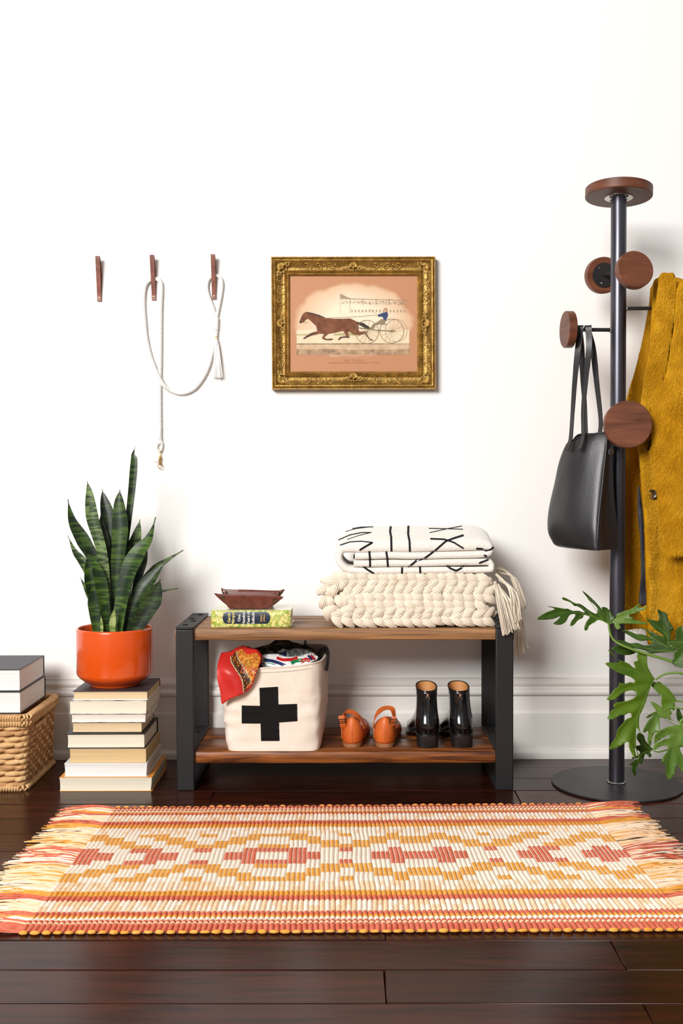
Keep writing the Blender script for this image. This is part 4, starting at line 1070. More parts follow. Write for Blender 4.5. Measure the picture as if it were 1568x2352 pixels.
band = [((585,745),(640,690)), ((592,790),(650,760)), ((625,850),(690,815)), ((668,910),(735,880)), ((690,960),(765,930)), ((700,1058),(770,985))]
g = G(); g2 = G()
for (a0, b0), (a1, b1) in zip(band, band[1:]): decal_quad(g, bv, [z5(*a0), z5(*b0), z5(*b1), z5(*a1)], 6, 6, .0018)
g.build('black_border', mat('black_gold_print', (40, 22, 14), .45, col2=(190, 110, 40), ns=190, ramp=(.50, .58)), sc, smooth=60, fixn=False)
right_ = [(690,672),(735,724),(820,705),(853,752),(845,800),(815,880),(775,985)]
left_ = [(640,690),(655,745),(680,800),(712,850),(735,880),(760,925),(770,980)]
for i in range(6): decal_quad(g2, bv, [z5(*left_[i]), z5(*right_[i]), z5(*right_[i+1]), z5(*left_[i+1])], 8, 6, .0017)
g2.build('paisley_field', mat('paisley_print', (176, 92, 30), .45, col2=(220, 150, 60), ns=120, ramp=(.42, .6)), sc, smooth=60, fixn=False)
for side in (0, 1):
    g = G(); decal_strip(g, bv, [z5(*b[side]) for b in band], 2.6, .0024, 2); g.build('white_braid_print', mat('cream_print', (226, 206, 160), .5, col2=(70, 40, 20), ns=600, ramp=(.5, .56)), sc, smooth=60, fixn=False)
g = G(); g3 = G()
for fx, fy in ((748, 800), (700, 850), (790, 880)):
    for k in range(5):
        a = 2*PI*k/5 + fx; decal_quad(g if fx == 748 else g3, bv, [z5(fx + 22*math.cos(a) + 10*math.cos(a + q), fy + 24*math.sin(a) + 11*math.sin(a + q)) for q in (0, 1.57, 3.14, 4.71)], 2, 2, .0026)
g.build('flower_print', mat('olive_print', (130, 120, 30), .5), sc, smooth=0, fixn=False); g3.build('flower_print', mat('rust_print', (150, 40, 24), .5), sc, smooth=0, fixn=False)

# ------------------------------------------------------------------ shoes
def z7(x, y): return (730 + x/3.136, 1480 + y/3.136)
def ell_ring(cx, cy, z, rx, ry, n=24, e=2.0, z2=0.0):
    out = []
    for k in range(n):
        a = 2*PI*k/n; ca, sa = math.cos(a), math.sin(a)
        out.append(V((cx + rx*math.copysign(abs(ca)**(2/e), ca), cy + ry*math.copysign(abs(sa)**(2/e), sa), z + z2*sa)))
    return out
M_pat = mat('black_patent', (12, 11, 12), .16, spec=.4, coat=.25)
M_gore = mat('black_elastic', (24, 23, 24), .5, bump=(120, 1.0, (6, 6, .1)))
M_blining = mat('tan_leather_lining', (196, 138, 82), .6)
M_heel = mat('black_stacked_heel', (24, 22, 22), .38, bump=(60, .3))
def boot(label, xh, xt, toe_dx):
    """xh: heel centre px, xt: collar centre px"""
    Yh = .046; s_ = mpp(Yh); hc = P(xh, 1720, Yh); b = thing('ankle_boot', label, 'boot', (hc.x, Yh + .1, SHELF), 'black ankle boots on the shelf')
    hx, hy = hc.x, Yh + .032; zs = SHELF; tx = P(xt, 1580, Yh).x
    H = P(xh, 1578, Yh + .04).z - zs
    # heel block
    g = G(); g.loft([ell_ring(hx, hy, zs, .0285, .030, 20, 3.2), ell_ring(hx, hy, zs + .004, .030, .031, 20, 3.2), ell_ring(hx, hy, zs + .034, .0315, .034, 20, 3.0)]); g.build('heel', M_heel, b, smooth=50, bevel=.001)
    # sole + forefoot
    g = G(); g2 = G(); rings = []; srings = []; wr = []
    for i in range(13):
        t = i/12; y = hy - .026 + t*.245; w_ = interp([(0, .020), (.1, .029), (.3, .030), (.45, .032), (.7, .041), (.85, .037), (.95, .025), (1, .006)], t)
        zb_ = zs + interp([(0, .036), (.2, .036), (.45, .020), (.65, .004), (1, .008)], t); hh = interp([(0, .070), (.25, .088), (.42, .075), (.6, .048), (.8, .036), (.95, .026), (1, .012)], t)
        cx = hx + toe_dx*max(0, t - .15)**1.15
        r = []
        for k in range(18):
            a = 2*PI*k/18; ca, sa = math.cos(a), math.sin(a)
            r.append(V((cx + w_*ca*(1 if sa < 0 else .96), y, zb_ + hh*(.5 + .5*sa*(1 if sa > 0 else .98)) if sa > -.35 else zb_ + hh*.5*(1 + sa*.98))))
        rings.append(r)
        srings.append([V((cx - w_*1.03, y, zb_ - .004)), V((cx + w_*1.03, y, zb_ - .004)), V((cx + w_*1.03, y, zb_ + .003)), V((cx - w_*1.03, y, zb_ + .003))])
    g.loft(rings); g.build('vamp', M_pat, b, smooth=70)
    g2.loft(srings); g2.build('sole', M_heel, b, smooth=40)
    # shaft
    rr = []; N = 14
    for i in range(N + 1):
        t = i/N; z_ = zs + .036 + (H - .036)*t
        cx = hx + (tx - hx)*t**1.2; rx = interp([(0, .0300), (.12, .0325), (.30, .0325), (.45, .0300), (.6, .0285), (.8, .0275), (1, .0290)], t)
        ry = interp([(0, .040), (.2, .046), (.5, .044), (1, .047)], t); cyy = hy + .008 + interp([(0, .0), (.2, -.002), (.45, .006), (.7, .012), (1, .014)], t)
        rr.append(ell_ring(cx, cyy, z_, rx, ry, 28, 2.3, .006*t))
    gs_ = G(); inner_ = [[p + (V((tx, hy + .02, p.z)) - p)*.09 for p in r] for r in reversed(rr[7:])]
    gs_.loft(rr, True, False); bv = gs_.bvh(); gs_.build('shaft', M_pat, b, smooth=60, solid=.002)
    g = G(); g.loft(inner_, False, True); g.build('lining', M_blining, b, smooth=60)
    g = G(); g.tube(rr[-1] + [rr[-1][0]], .0016, 6); g.build('collar_piping', M_pat, b)
    g = G(); wl = [p + (p - V((hx, hy, p.z)))*.03 for p in rr[0]]; g.tube(wl + [wl[0]], .0017, 6); g.build('welt', M_heel, b)
    # gore ribs on both sides of the back
    for sgn in (-1, 1):
        for k in range(4):
            g = G(); a = -PI/2 + sgn*(.55 + k*.20); pts = []
            for i in range(5, N + 1):
                r = rr[i]; idx = (a % (2*PI))/(2*PI)*28; j = int(idx); f_ = idx - j; p = r[j % 28].lerp(r[(j+1) % 28], f_); pts.append(p + V((math.cos(a), math.sin(a), 0))*.0008)
            g.tube(pts, .0013, 5); g.build('gore_rib', M_gore, b)
    # back seam zipper and tab
    pts = []
    for i in range(N + 1):
        r = rr[i]; p = min(r, key=lambda q: q.y); pts.append(p + V((0, -.0012, 0)))
    g = G(); g.ribbon(pts, V((1, 0, 0)), .0045, .0012); zp = g.build('zipper', M_gore, b, smooth=40)
    top = pts[-1]
    g = G(); g.lathe([(.0028, -.002), (.0034, .0), (.0034, .003), (.0018, .004)], top + V((.0005, -.002, -.010)), (0, -1, 0), 10); g.ribbon([top + V((0, -.003, -.006)), top + V((0, -.004, -.016))], V((1, 0, 0)), .006, .002); g.build('zip_slider', mat('rose_gold', (214, 150, 110), .2, metal=1.0), zp, smooth=50)
    g = G(); g.tube([top + V((math.cos(x)*.0045, -.0045, -.018 + math.sin(x)*.006)) for x in [2*PI*k/14 for k in range(15)]], .0008, 5); g.build('zip_ring', M_chrome, zp)
    q0 = top + V((0, -.005, -.021)); g = G(); g.ribbon(smoothline([q0, q0 + V((.001, -.001, -.018)), q0 + V((0, .000, -.036))], 4), V((1, 0, 0)), [.0075]*5 + [.009]*4, .0016); g.build('pull_tab', M_gore, zp, smooth=40)
boot('black patent ankle boot with a back zip, beside the orange sandals', 983, 982, -.020)
boot('black patent ankle boot with a back zip, standing next to the steel bench leg', 1062.5, 1057, -.028)

M_tan = mat('orange_tan_leather', (206, 104, 44), .42, spec=.4, col2=(184, 82, 30), ns=16, bump=(200, .15))
M_sole = mat('tan_sole', (148, 98, 64), .6, bump=(100, .3))
M_insole = mat('orange_insole', (176, 84, 36), .6)
def sandal(label, xh, straps, toe_dx):
    Yh = .050; hc = P(xh, 1722, Yh); s_ = mpp(Yh)
    b = thing('sandal', label, 'sandal', (hc.x, Yh + .1, SHELF), 'orange leather sandals on the shelf')
    hx, hy, zs = hc.x, Yh + .034, SHELF
    def w_at(t): return interp([(0, .008), (.015, .014), (.05, .0215), (.10, .0255), (.15, .027), (.3, .027), (.5, .031), (.72, .039), (.88, .034), (.97, .019), (1, .006)], t)
    def c_at(t): return hx + toe_dx*max(0, t - .15)**1.1
    g = G(); rings = []
    for i in range(41):
        t = (i/40)**1.6; y = hy - .034 + t*.232; w_ = w_at(t)
        rings.append([V((c_at(t) - w_, y, zs)), V((c_at(t) + w_, y, zs)), V((c_at(t) + w_*1.04, y, zs + .011)), V((c_at(t) - w_*1.04, y, zs + .011))])
    g.loft(rings); g.build('sole', M_sole, b, smooth=50, bevel=.0012)
    # heel cup: walls rising from the sole around the back, pointed at the middle
    g = G(); rows = []; n = 22
    for j in range(9):
        v = j/8; row = []
        for i in range(n + 1):
            a = -PI/2 + (i/n - .5)*PI*1.30
            top = .062*max(0, math.cos((i/n - .5)*PI*1.05))**.55 + .010
            top += .006*max(0, 1 - abs(i/n - .5)*9)
            bul = 1.0 + .17*math.sin(PI*min(1, v*1.0)) - .10*v**2
            row.append(V((hx + .0255*bul*math.cos(a), hy + .002 + .034*bul*math.sin(a)*(1 if math.sin(a) < 0 else 1.6), zs + .010 + top*v)))
        rows.append(row)
    for j in range(8):
        for i in range(n): g.add([rows[j][i], rows[j][i+1], rows[j+1][i+1], rows[j+1][i]], [(0, 1, 2, 3)])
    g.build('heel_cup', M_tan, b, smooth=70, solid=.0028, weld=True)
    mid = [r[n//2] + V((0, -.0016, 0)) for r in rows[:5]]; g = G(); g.tube(mid, .0007, 5); g.build('heel_seam', M_insole, b)
    # woven closed toe and side quarters
    g = G(); rows = []
    for i in range(10):
        t = .42 + .56*i/9; y = hy - .034 + t*.232; w_ = w_at(t)*1.03; hh = interp([(.42, .055), (.55, .050), (.75, .040), (.9, .030), (1, .014)], t)
        rows.append([V((c_at(t) + w_*math.cos(a), y, zs + .009 + hh*max(0, math.sin(a))**.8)) for a in [PI*k/12 for k in range(13)]])
    for i in range(9):
        for j in range(12): g.add([rows[i][j], rows[i][j+1], rows[i+1][j+1], rows[i+1][j]], [(0, 1, 2, 3)])
    g.build('toe_upper', M_tan, b, smooth=70, solid=.0028, weld=True)
    for sgn in (-1, 1):
        g = G(); pts = [V((hx + sgn*.030, hy + .018, zs + .030)), V((c_at(.35) + sgn*.033, hy + .055, zs + .022)), V((c_at(.5) + sgn*.036, hy + .085, zs + .030))]
        g.ribbon(smoothline(pts, 4), V((0, 0, 1)), .026, .0026); g.build('side_strap', M_tan, b, smooth=60)
    for kind, pts, wd, wdir in straps:
        line_ = smoothline([P(*z7(x, y), Yh + yy) for x, y, yy in pts], 6); g = G(); g.ribbon(line_, wdir, wd, .0026); st_ = g.build(kind, M_tan, b, smooth=60, bevel=.0004, seg=1)
        if kind == 'buckle_strap':
            c_ = line_[len(line_)*2//5]; g = G(); k_ = [V((-.011, -.003, -.007)), V((.010, -.003, -.004)), V((.011, -.003, .006)), V((-.010, -.003, .004)), V((-.011, -.003, -.007))]
            g.tube([c_ + q for q in k_], .0011, 6); g.tube([c_ + V((-.010, -.004, -.001)), c_ + V((.010, -.004, .001))], .0009, 6); g.build('buckle', mat('dark_buckle', (70, 56, 46), .3, metal=.9), st_)
sandal('orange tan leather sandal beside the canvas bin, its strap end sticking out', 809, [
    ('ankle_strap', [(335, 600, .035), (318, 552, .03), (285, 512, .02), (245, 488, .03), (205, 485, .05), (192, 510, .045), (196, 545, .03)], .015, V((.25, 1, .45))),
    ('buckle_strap', [(165, 512, .006), (172, 545, .002), (180, 580, .002), (186, 608, .008)], .0165, V((1, .1, .12)))], .022)
sandal('orange tan leather sandal beside the black ankle boots, its strap standing up', 884.5, [
    ('ankle_strap', [(398, 590, .030), (406, 545, .03), (428, 500, .04), (462, 466, .055), (505, 456, .06), (535, 468, .05), (545, 505, .035), (548, 545, .022)], .0155, V((.2, 1, .5))),
    ('buckle_strap', [(552, 520, .010), (545, 545, .006), (530, 575, .006), (522, 600, .012)], .013, V((1, .1, .4)))], .024)

# ------------------------------------------------------------------ coat rack
def z8(x, y): return (1220 + x/4.506, 400 + y/4.506)
def z9(x, y): return (1220 + x/4.506, 900 + y/4.506)
YRK = 0.080
rb = F(1415.5, 1797, .006); YRK = rb.y
rk = thing('coat_rack', 'dark steel coat rack with round walnut pegs and a flat round base', 'coat rack', (rb.x, YRK, 0))
g = G(); g.lathe([(.001, .0008), (.176, .0008), (.178, .0022), (.178, .0045), (.1765, .006), (.001, .006)], (rb.x, YRK, 0), n=96, cap0=True, cap1=True)
g.build('base_plate', M_dsteel, rk, smooth=40)
ptop = P(1420.5, 452, YRK); PR = 17.6*mpp(YRK)
g = G(); g.lathe([(PR, .006), (PR, ptop.z)], (rb.x, YRK, 0), n=40)
for i_, v_ in enumerate(g.v):
    t = v_.z/ptop.z; g.v[i_] = v_ + V(((ptop.x - rb.x)*t, 0, 0))
g.build('pole', M_pole, rk, smooth=40)
def polex(z): return rb.x + (ptop.x - rb.x)*z/ptop.z
g = G(); rs = random.Random(2)
for k in range(34):
    a = 2*PI*k/34; g.ball((rb.x + (PR + .0015)*math.cos(a), YRK + (PR + .0015)*math.sin(a), .0085), .0030*rs.uniform(.8, 1.2), .0030, .0022, 6, 5)
g.build('base_weld', M_chrome, rk, smooth=80, stuff=True)
td = ptop; RD = 75*mpp(YRK); ax = V((.035, .06, 1)).normalized()
g = G(); g.lathe([(.001, .0), (RD - .002, 0), (RD, .002), (RD, .025), (RD - .002, .027), (.001, .027)], (td.x, YRK, td.z - .002), ax, 64, True, True); top_d = g.build('top_disc', M_walnut, rk, smooth=30)
g = G(); g.lathe([(.001, -.002), (.038, -.002), (.038, .0005), (.001, .0005)], (td.x, YRK, td.z - .002), ax, 32, True, True); g.build('flange', M_chrome, top_d, smooth=30)
for a in (.4, 2.2, 3.6, 5.4):
    g = G(); g.ball((td.x + .029*math.cos(a), YRK + .029*math.sin(a), td.z - .0045), .003, .003, .0018, 8, 5); g.build('screw', M_bolt, top_d)
def peg(pz, knob_c, rad, th, plate=True):
    kc = V(knob_c); st = V((polex(pz), YRK, pz)); d = (kc - st).normalized()
    g = G(); g.tube([st + d*(PR*.7), kc], .0053, 12); arm = g.build('peg_arm', M_dsteel, rk)
    g = G()
    for k in range(12):
        a = 2*PI*k/12; u = d.orthogonal().normalized(); w_ = d.cross(u); g.ball(st + d*(PR + .001) + (u*math.cos(a) + w_*math.sin(a))*.0065, .0022, .0022, .0022, 6, 4)
    g.build('weld', M_chrome, arm, smooth=80, stuff=True)
    g = G(); g.lathe([(.001, 0), (rad - .0015, 0), (rad, .0015), (rad, th - .002), (rad - .002, th), (.001, th)], kc, d, 48, True, True); kn = g.build('peg_disc', M_walnut, rk, smooth=30)
    g = G(); g.lathe([(.001, -.0025), (rad*.68, -.0025), (rad*.68, .0005), (.001, .0005)], kc, d, 32, True, True); g.build('peg_plate', M_dsteel, kn, smooth=30)
    u = d.orthogonal().normalized()
    for k in range(3):
        a = 2*PI*k/3 + .6; w_ = d.cross(u); g = G(); g.ball(kc - d*.003 + (u*math.cos(a) + w_*math.sin(a))*rad*.48, .003, .003, .003, 8, 5); g.build('screw', M_chrome, kn)
q = P(1422, 645, YRK - PR); k1 = P(1463, 617, YRK - .105); k1.z = q.z + .012
peg(q.z, k1 + V((-.008, .02, 0)), 43.5*mpp(YRK - .12), .022)
q = P(1405, 628, YRK + PR); k2 = P(1387, 632, YRK + .098); peg(q.z, k2, 41.0*mpp(YRK + .11), .022)
q = P(1403, 758, YRK); k3 = P(1314, 757, YRK - .012); peg(k3.z, k3, 41.5*mpp(YRK), .022); ARM3 = k3
k4 = P(1518, 708, YRK); peg(k4.z, k4, 41*mpp(YRK), .022)
q = P(1424, 985, YRK - PR); k5 = P(1448, 968, YRK - .118); k5.z = q.z + .006; peg(q.z, k5 + V((-.006, .02, 0)), 54.5*mpp(YRK - .12), .022)

# ------------------------------------------------------------------ tote bag
M_bag = mat('black_smooth_leather', (36, 34, 37), .40, spec=.6, col2=(28, 26, 29), ns=8, bump=(140, .12))
Ynear, Yleft = -.075, .105
lt = [  # (py at near corner), left x, near x, right x  ; rows from top to bottom
 (992, 1304, 1398, 1405), (1008, 1298, 1396, 1407), (1035, 1289, 1394, 1408), (1070, 1278, 1390, 1409), (1110, 1271, 1386, 1411), (1150, 1260, 1381, 1414), (1190, 1253, 1377, 1418), (1215, 1252, 1375, 1421), (1235, 1254, 1373.5, 1423), (1250, 1263, 1372, 1424), (1258, 1266, 1371, 1423), (1264, 1275, 1371, 1418), (1267, 1290, 1370, 1410)]
bagc = P(1340, 1266, .01)
bag = thing('tote_bag', 'black leather tote bag hanging by its straps from a walnut peg', 'bag', (bagc.x, .01, bagc.z))
rings = []
for i, (py, xl, xn, xr) in enumerate(lt):
    t = i/(len(lt) - 1)
    n_ = P(xn, py, Ynear + .05*(1 - min(1, t*1.6))); zz = n_.z
    yl = Yleft - .055*(1 - min(1, t*1.5)); yr = Ynear + .045 + .030*min(1, t*1.5)
    yr = min(yr, YRK - PR - .010)
    def X(px, Y):
        d = ray(px, py); return CAM.x + d.x/d.y*(Y - CAM.y)
    A = V((X(xl, yl), yl, zz)); B = V((n_.x, n_.y, zz)); C_ = V((X(xr, yr), yr, zz)); 
    rad = (A - B); D = V((C_.x + .010, 0, 0)) ; wid_ = .012 + .05*min(1, t*1.3)
    D = A + (C_ - B)*.85; D.z = zz; D.y = min(D.y, .30)
    # ring: A -> B (front panel, bulging) -> C (gusset, pinched) -> D -> A
    ring_ = []
    bul = .020*math.sin(PI*min(1, .15 + t*.8)) + .003
    nAB = V(((B - A).y, -(B - A).x, 0)).normalized()
    if nAB.y > 0: nAB = -nAB
    nBC = V((.4, -.9, 0)).normalized()
    for k in range(14):
        u = k/14; p = A.lerp(B, u) + nAB*(bul*math.sin(PI*u)**.8 + .0025*nz(u*3, t*3, 1, 2.3) - .005*math.exp(-((u - .80)/.07)**2)*min(1, t*2)); ring_.append(p)
    for k in range(8):
        u = k/8; p = B.lerp(C_, u) - nBC*(.009*math.sin(PI*u)*math.sin(PI*min(1, t + .05)))*(1 if t < .85 else .3); ring_.append(p)
    for k in range(8):
        u = k/8; ring_.append(C_.lerp(D, u) + V((.006, .004, 0))*math.sin(PI*u))
    for k in range(6):
        u = k/6; ring_.append(D.lerp(A, u) + V((-.004, .006, 0))*math.sin(PI*u))
    # top rim dips
    if t < .2:
        for k in range(14):
            u = k/14; ring_[k].z -= (.2 - t)/.2*.026*(1 - u)**1.6
        for k in range(30, 36):
            ring_[k].z -= (.2 - t)/.2*.024
    for _ in range(2):
        cp = [p.copy() for p in ring_]; m_ = len(ring_)
        for k in list(range(9, 19)) + [0, 1, m_ - 1]: ring_[k] = cp[k]*.5 + (cp[(k-1) % m_] + cp[(k+1) % m_])*.25
    rings.append(ring_)
inner_ = [[p + (sum(r, V((0, 0, 0)))/len(r) - p)*.10 for p in r] for r in rings[:6]]
g = G(); g.loft(list(reversed(inner_)) + rings, True, True)
body = g.build('body', M_bag, bag, smooth=50)
sd = body.modifiers.new('sub', 'SUBSURF'); sd.levels = 1; sd.render_levels = 2
gb = G(); gb.loft(rings, True, True); bgb = gb.bvh()
g = G(); pts = [r[14].copy() + V((0, -.0035, 0)) for r in rings[:-1]]; g.tube(smoothline(pts, 4), .0016, 6); g.build('edge_seam', M_bag, bag)
g = G(); pts = [r[k] for r in [rings[0]] for k in range(0, 15)]; g.tube([p + V((0, -.001, .0005)) for p in pts], .0016, 6); g.build('top_binding', M_bag, bag)
# straps: each over the peg arm
az = ARM3.z + .0075
def strap_line(xtop, legA, legB):
    ta = P(xtop, 750, ARM3.y); lineA = [P(*z9(x, y), Y) if y > -900 else P(*z8(x, -y - 1000), Y) for x, y, Y in legA]
    return lineA
def strap(topx, front, back, name, wd=.017):
    tp_ = P(topx, 753, YRK - .012); tp_.z = az + .0012
    f_ = [P(x, y, Y) for x, y, Y in front]; b_ = [P(x, y, Y) for x, y, Y in back]
    path = list(reversed(f_)) + [tp_ + V((0, -.0075, -.005)), tp_, tp_ + V((0, .0075, -.005))] + b_
    n = len(f_); wds = [V((.35, -.9, 0))]*1
    ln = smoothline(path, 5); N = len(ln); itop = (n + 1)*5
    wd_ = []
    for i in range(N):
        u = min(1, abs(i - itop)/(N*.30)); d = V((1, 0, 0)).lerp(V((.42, -.9, 0)), u); wd_.append(d.normalized())
    ww = [(.0165 if abs(i - itop) < 14 else .0150) for i in range(N)]
    g = G(); g.ribbon(ln, wd_, ww, .0024); g.build(name, M_bag, bag, smooth=50)
strap(1331, [(1327, 800, .045), (1320, 870, .03), (1315, 940, .03), (1312, 985, .035), (1310, 1008, .030), (1306, 1022, .024), (1302, 1035, .020)], [(1335, 800, .085), (1338, 870, .09), (1343, 940, .10), (1345, 990, .10), (1346, 1004, .10)], 'strap')
strap(1350, [(1352, 800, .04), (1345, 870, .02), (1339, 940, .00), (1339, 985, -.005), (1339, 1000, -.008), (1336, 1016, -.018), (1330, 1032, -.024)], [(1361, 800, .08), (1370, 880, .05), (1378, 950, .03), (1379, 978, .02), (1377, 993, .015)], 'strap')
for x, y in ((388, 495), (350, 585)):
    h_ = hit(bgb, *z9(x, y), .001); 
    if h_: g = G(); g.ball(h_, .0022, .0016, .0022, 8, 5); g.build('rivet', M_snap, bag)
h_ = hit(bgb, *z9(800, 622), .0025)
if h_:
    g = G(); g.tube([h_ + V((.0035, -.001, 0)) + V((math.cos(a)*.0052, 0, math.sin(a)*.0088)) for a in [2*PI*k/18 for k in range(19)]], .0011, 6); g.build('ring', M_brass, bag)
    g = G(); g.ribbon([h_ + V((-.004, -.002, 0)), h_ + V((.002, -.0035, 0)), h_ + V((.006, -.002, 0))], V((0, 0, 1)), .013, .002); g.build('ring_tab', M_bag, bag, smooth=50)

# ------------------------------------------------------------------ mustard coat
M_coat = mat('mustard_mohair', (196, 142, 18), .85, spec=.1, col2=(168, 114, 8), ns=18, nstretch=(1, 1, .4), bump=(160, .8, (1, 1, .4)))
M_fur = mat('mustard_mohair_hair', (222, 170, 40), .7, spec=.15, col2=(200, 144, 20), ns=9)
M_line = mat('navy_lining', (34, 34, 42), .6)
coatc = P(1600, 1475, .06)
coat = thing('mohair_coat', 'mustard yellow fuzzy mohair coat hanging from the coat rack', 'coat', (coatc.x, .06, coatc.z))
fur_src = []
def coat_piece(name, outl, fY, th, cell=.012, m=M_coat, fur=True, n=3):
    ol = smoothline([V((P(x, y, Y).x, P(x, y, Y).z, 0)) for x, y, Y in outl], n, True)
    g = sheet([(p.x, p.y) for p in ol], cell, fY); o = g.build(name, m, coat, smooth=80, solid=th)
    if fur: fur_src.append((g, o, th))
    return g, o
px_x = lambda px, Y: P(px, 1100, Y).x
zz_ = lambda py, Y: P(1500, py, Y).z
# back panel behind the pole
def fback(x, z): return .178 + .010*math.sin(x*55 + 2*nz(x, 0, z, 4)) + .012*nz(x, 3, z, 5)
coat_piece('back_panel', [(1505, 648, .17), (1494, 700, .17), (1478, 780, .17), (1462, 850, .17), (1445, 910, .17), (1430, 980, .17), (1427, 1100, .17), (1426, 1300, .17), (1428, 1436, .17), (1470, 1444, .17), (1560, 1448, .17), (1690, 1450, .17), (1700, 1200, .17), (1690, 900, .17), (1640, 720, .17), (1570, 640, .17)], fback, .010)
# front panel with the button band
def ffront(x, z):
    t = max(0, min(1, (zz_(640, .03) - z)/.9)); xe = px_x(1500, .03)
    return .016 + .012*math.sin((x - xe)*62 + 1.5*nz(x, 0, z, 3) + t*1.5)*(.35 + .65*t) + .010*nz(x, 1, z, 6) + .02*(1 - t)*abs(x - px_x(1530, .03))*4 + .045*max(0, 1 - t*4)
coat_piece('front_panel', [(1512, 636, .03), (1505, 680, .03), (1497, 740, .03), (1486, 810, .03), (1474, 880, .03), (1463, 960, .03), (1462, 1025, .03), (1466, 1080, .03), (1472, 1160, .03), (1478, 1260, .03), (1483, 1370, .03), (1488, 1478, .03), (1540, 1482, .03), (1620, 1478, .03), (1700, 1480, .03), (1700, 1200, .03), (1690, 900, .03), (1650, 740, .03), (1590, 650, .03), (1548, 632, .03)], ffront, .012)
# collar fold standing up over the peg
def fcol(x, z): return -.002 + .010*nz(x, 7, z, 9) + .8*abs(x - px_x(1528, .0))*(.25)
coat_piece('collar', [(1514, 633, .0), (1530, 629, .0), (1546, 634, .0), (1547, 690, .0), (1540, 760, .0), (1528, 840, .0), (1515, 905, .0), (1495, 935, .0), (1478, 915, .0), (1486, 830, .0), (1500, 740, .0), (1507, 680, .0)], fcol, .012)
# sleeve with cuff
def fslv(x, z):
    xc = px_x(1560, -.03); u = (x - xc)/.075
    return -.046 + .045*min(1.6, u*u) + .010*nz(x, 11, z, 7) + .006*math.sin(z*38 + x*30)
coat_piece('sleeve', [(1556, 650, -.03), (1546, 720, -.03), (1540, 800, -.03), (1524, 870, -.03), (1505, 925, -.03), (1502, 1000, -.03), (1506, 1070, -.03), (1512, 1130, -.03), (1521, 1210, -.03), (1530, 1272, -.03), (1570, 1270, -.03), (1635, 1262, -.03), (1640, 1100, -.03), (1640, 900, -.03), (1625, 720, -.03), (1590, 655, -.03)], fslv, .014)
# inner facing and lining
coat_piece('lining', [(1464, 1115, .09), (1478, 1200, .09), (1484, 1300, .09), (1490, 1392, .09), (1478, 1396, .09), (1466, 1384, .09), (1468, 1360, .09), (1470, 1250, .09), (1464, 1180, .09)], lambda x, z: .085 + .01*nz(x, 2, z, 20), .006, m=M_line, fur=False)
coat_piece('inner_cuff', [(1468, 1396, .09), (1490, 1388, .09), (1496, 1424, .09), (1480, 1420, .09), (1466, 1408, .09)], lambda x, z: .075 + .008*nz(x, 2, z, 20), .012)
M_btn = mat('horn_button', (44, 32, 24), .25, spec=.5, col2=(70, 52, 38), ns=60)
fg = fur_src[1][0].bvh()
for px, py in ((1491.5, 1136.5), (1486, 1024)):
    h_ = hit(fg, px, py, .010)
    if h_:
        g = G(); g.lathe([(.001, -.004), (.0125, -.003), (.0138, 0), (.0135, .0025), (.0115, .0035), (.0095, .002), (.001, .002)], h_, (-.1, -1, 0), 28, True, True); bt = g.build('button', M_btn, coat, smooth=40)
        for dx, dz in ((-.003, -.003), (.003, -.003), (-.003, .003), (.003, .003)):
            g = G(); g.ball(h_ + V((dx, -.0022, dz)), .0011, .0008, .0011, 6, 4); g.build('thread_hole', M_felt, bt)
# mohair nap: short hairs all over the outer face
rs = random.Random(21)
def fur(g, o, th, dens, ln):
    gf = G(); vs_ = []; fs_ = []
    for f in g.f:
        p = [g.v[i] for i in f]
        tris = [(p[0], p[1], p[2])] + ([(p[0], p[2], p[3])] if len(p) == 4 else [])
        for a, b, c in tris:
            cr = (b - a).cross(c - a); ar = cr.length/2
            if ar < 1e-9: continue
            nrm = cr.normalized()
            if nrm.y > 0: nrm = -nrm
            k = ar*dens; k = int(k) + (1 if rs.random() < k - int(k) else 0)
            for _ in range(k):
                u, v = rs.random(), rs.random()
                if u + v > 1: u, v = 1 - u, 1 - v
                q = a + (b - a)*u + (c - a)*v + nrm*(th*.5 - .001)
                sw = nz(q.x, q.y, q.z, 26); sw2 = nz(q.x + 5, q.y, q.z, 26)
                d = (nrm*rs.uniform(.25, .75) + V((sw*1.3 + rs.uniform(-.35, .35), 0, -1.0 + sw2*.5))).normalized()
                L_ = ln*rs.uniform(.5, 1.35); m_ = q + d*L_*.55 + nrm*L_*.12; e = q + (d + V((rs.uniform(-.5, .5), rs.uniform(-.25, .1), -.35))).normalized()*L_
                w_ = V((d.z, 0, -d.x)); w_ = w_.normalized()*.00042 if w_.length > 1e-5 else V((.00042, 0, 0))
                o_ = len(vs_); vs_ += [q - w_, q + w_, m_ + w_*.8, m_ - w_*.8, e]; fs_ += [(o_, o_+1, o_+2, o_+3), (o_+3, o_+2, o_+4)]
    gf.v = vs_; gf.f = fs_; gf.m = [0]*len(fs_)
    gf.build('mohair_nap', M_fur, o, smooth=0, stuff=True, fixn=False)
for g_s, o_s, th_s in fur_src: fur(g_s, o_s, th_s, 240000 if o_s.name.startswith(('front', 'sleeve', 'collar')) else 60000, .013)

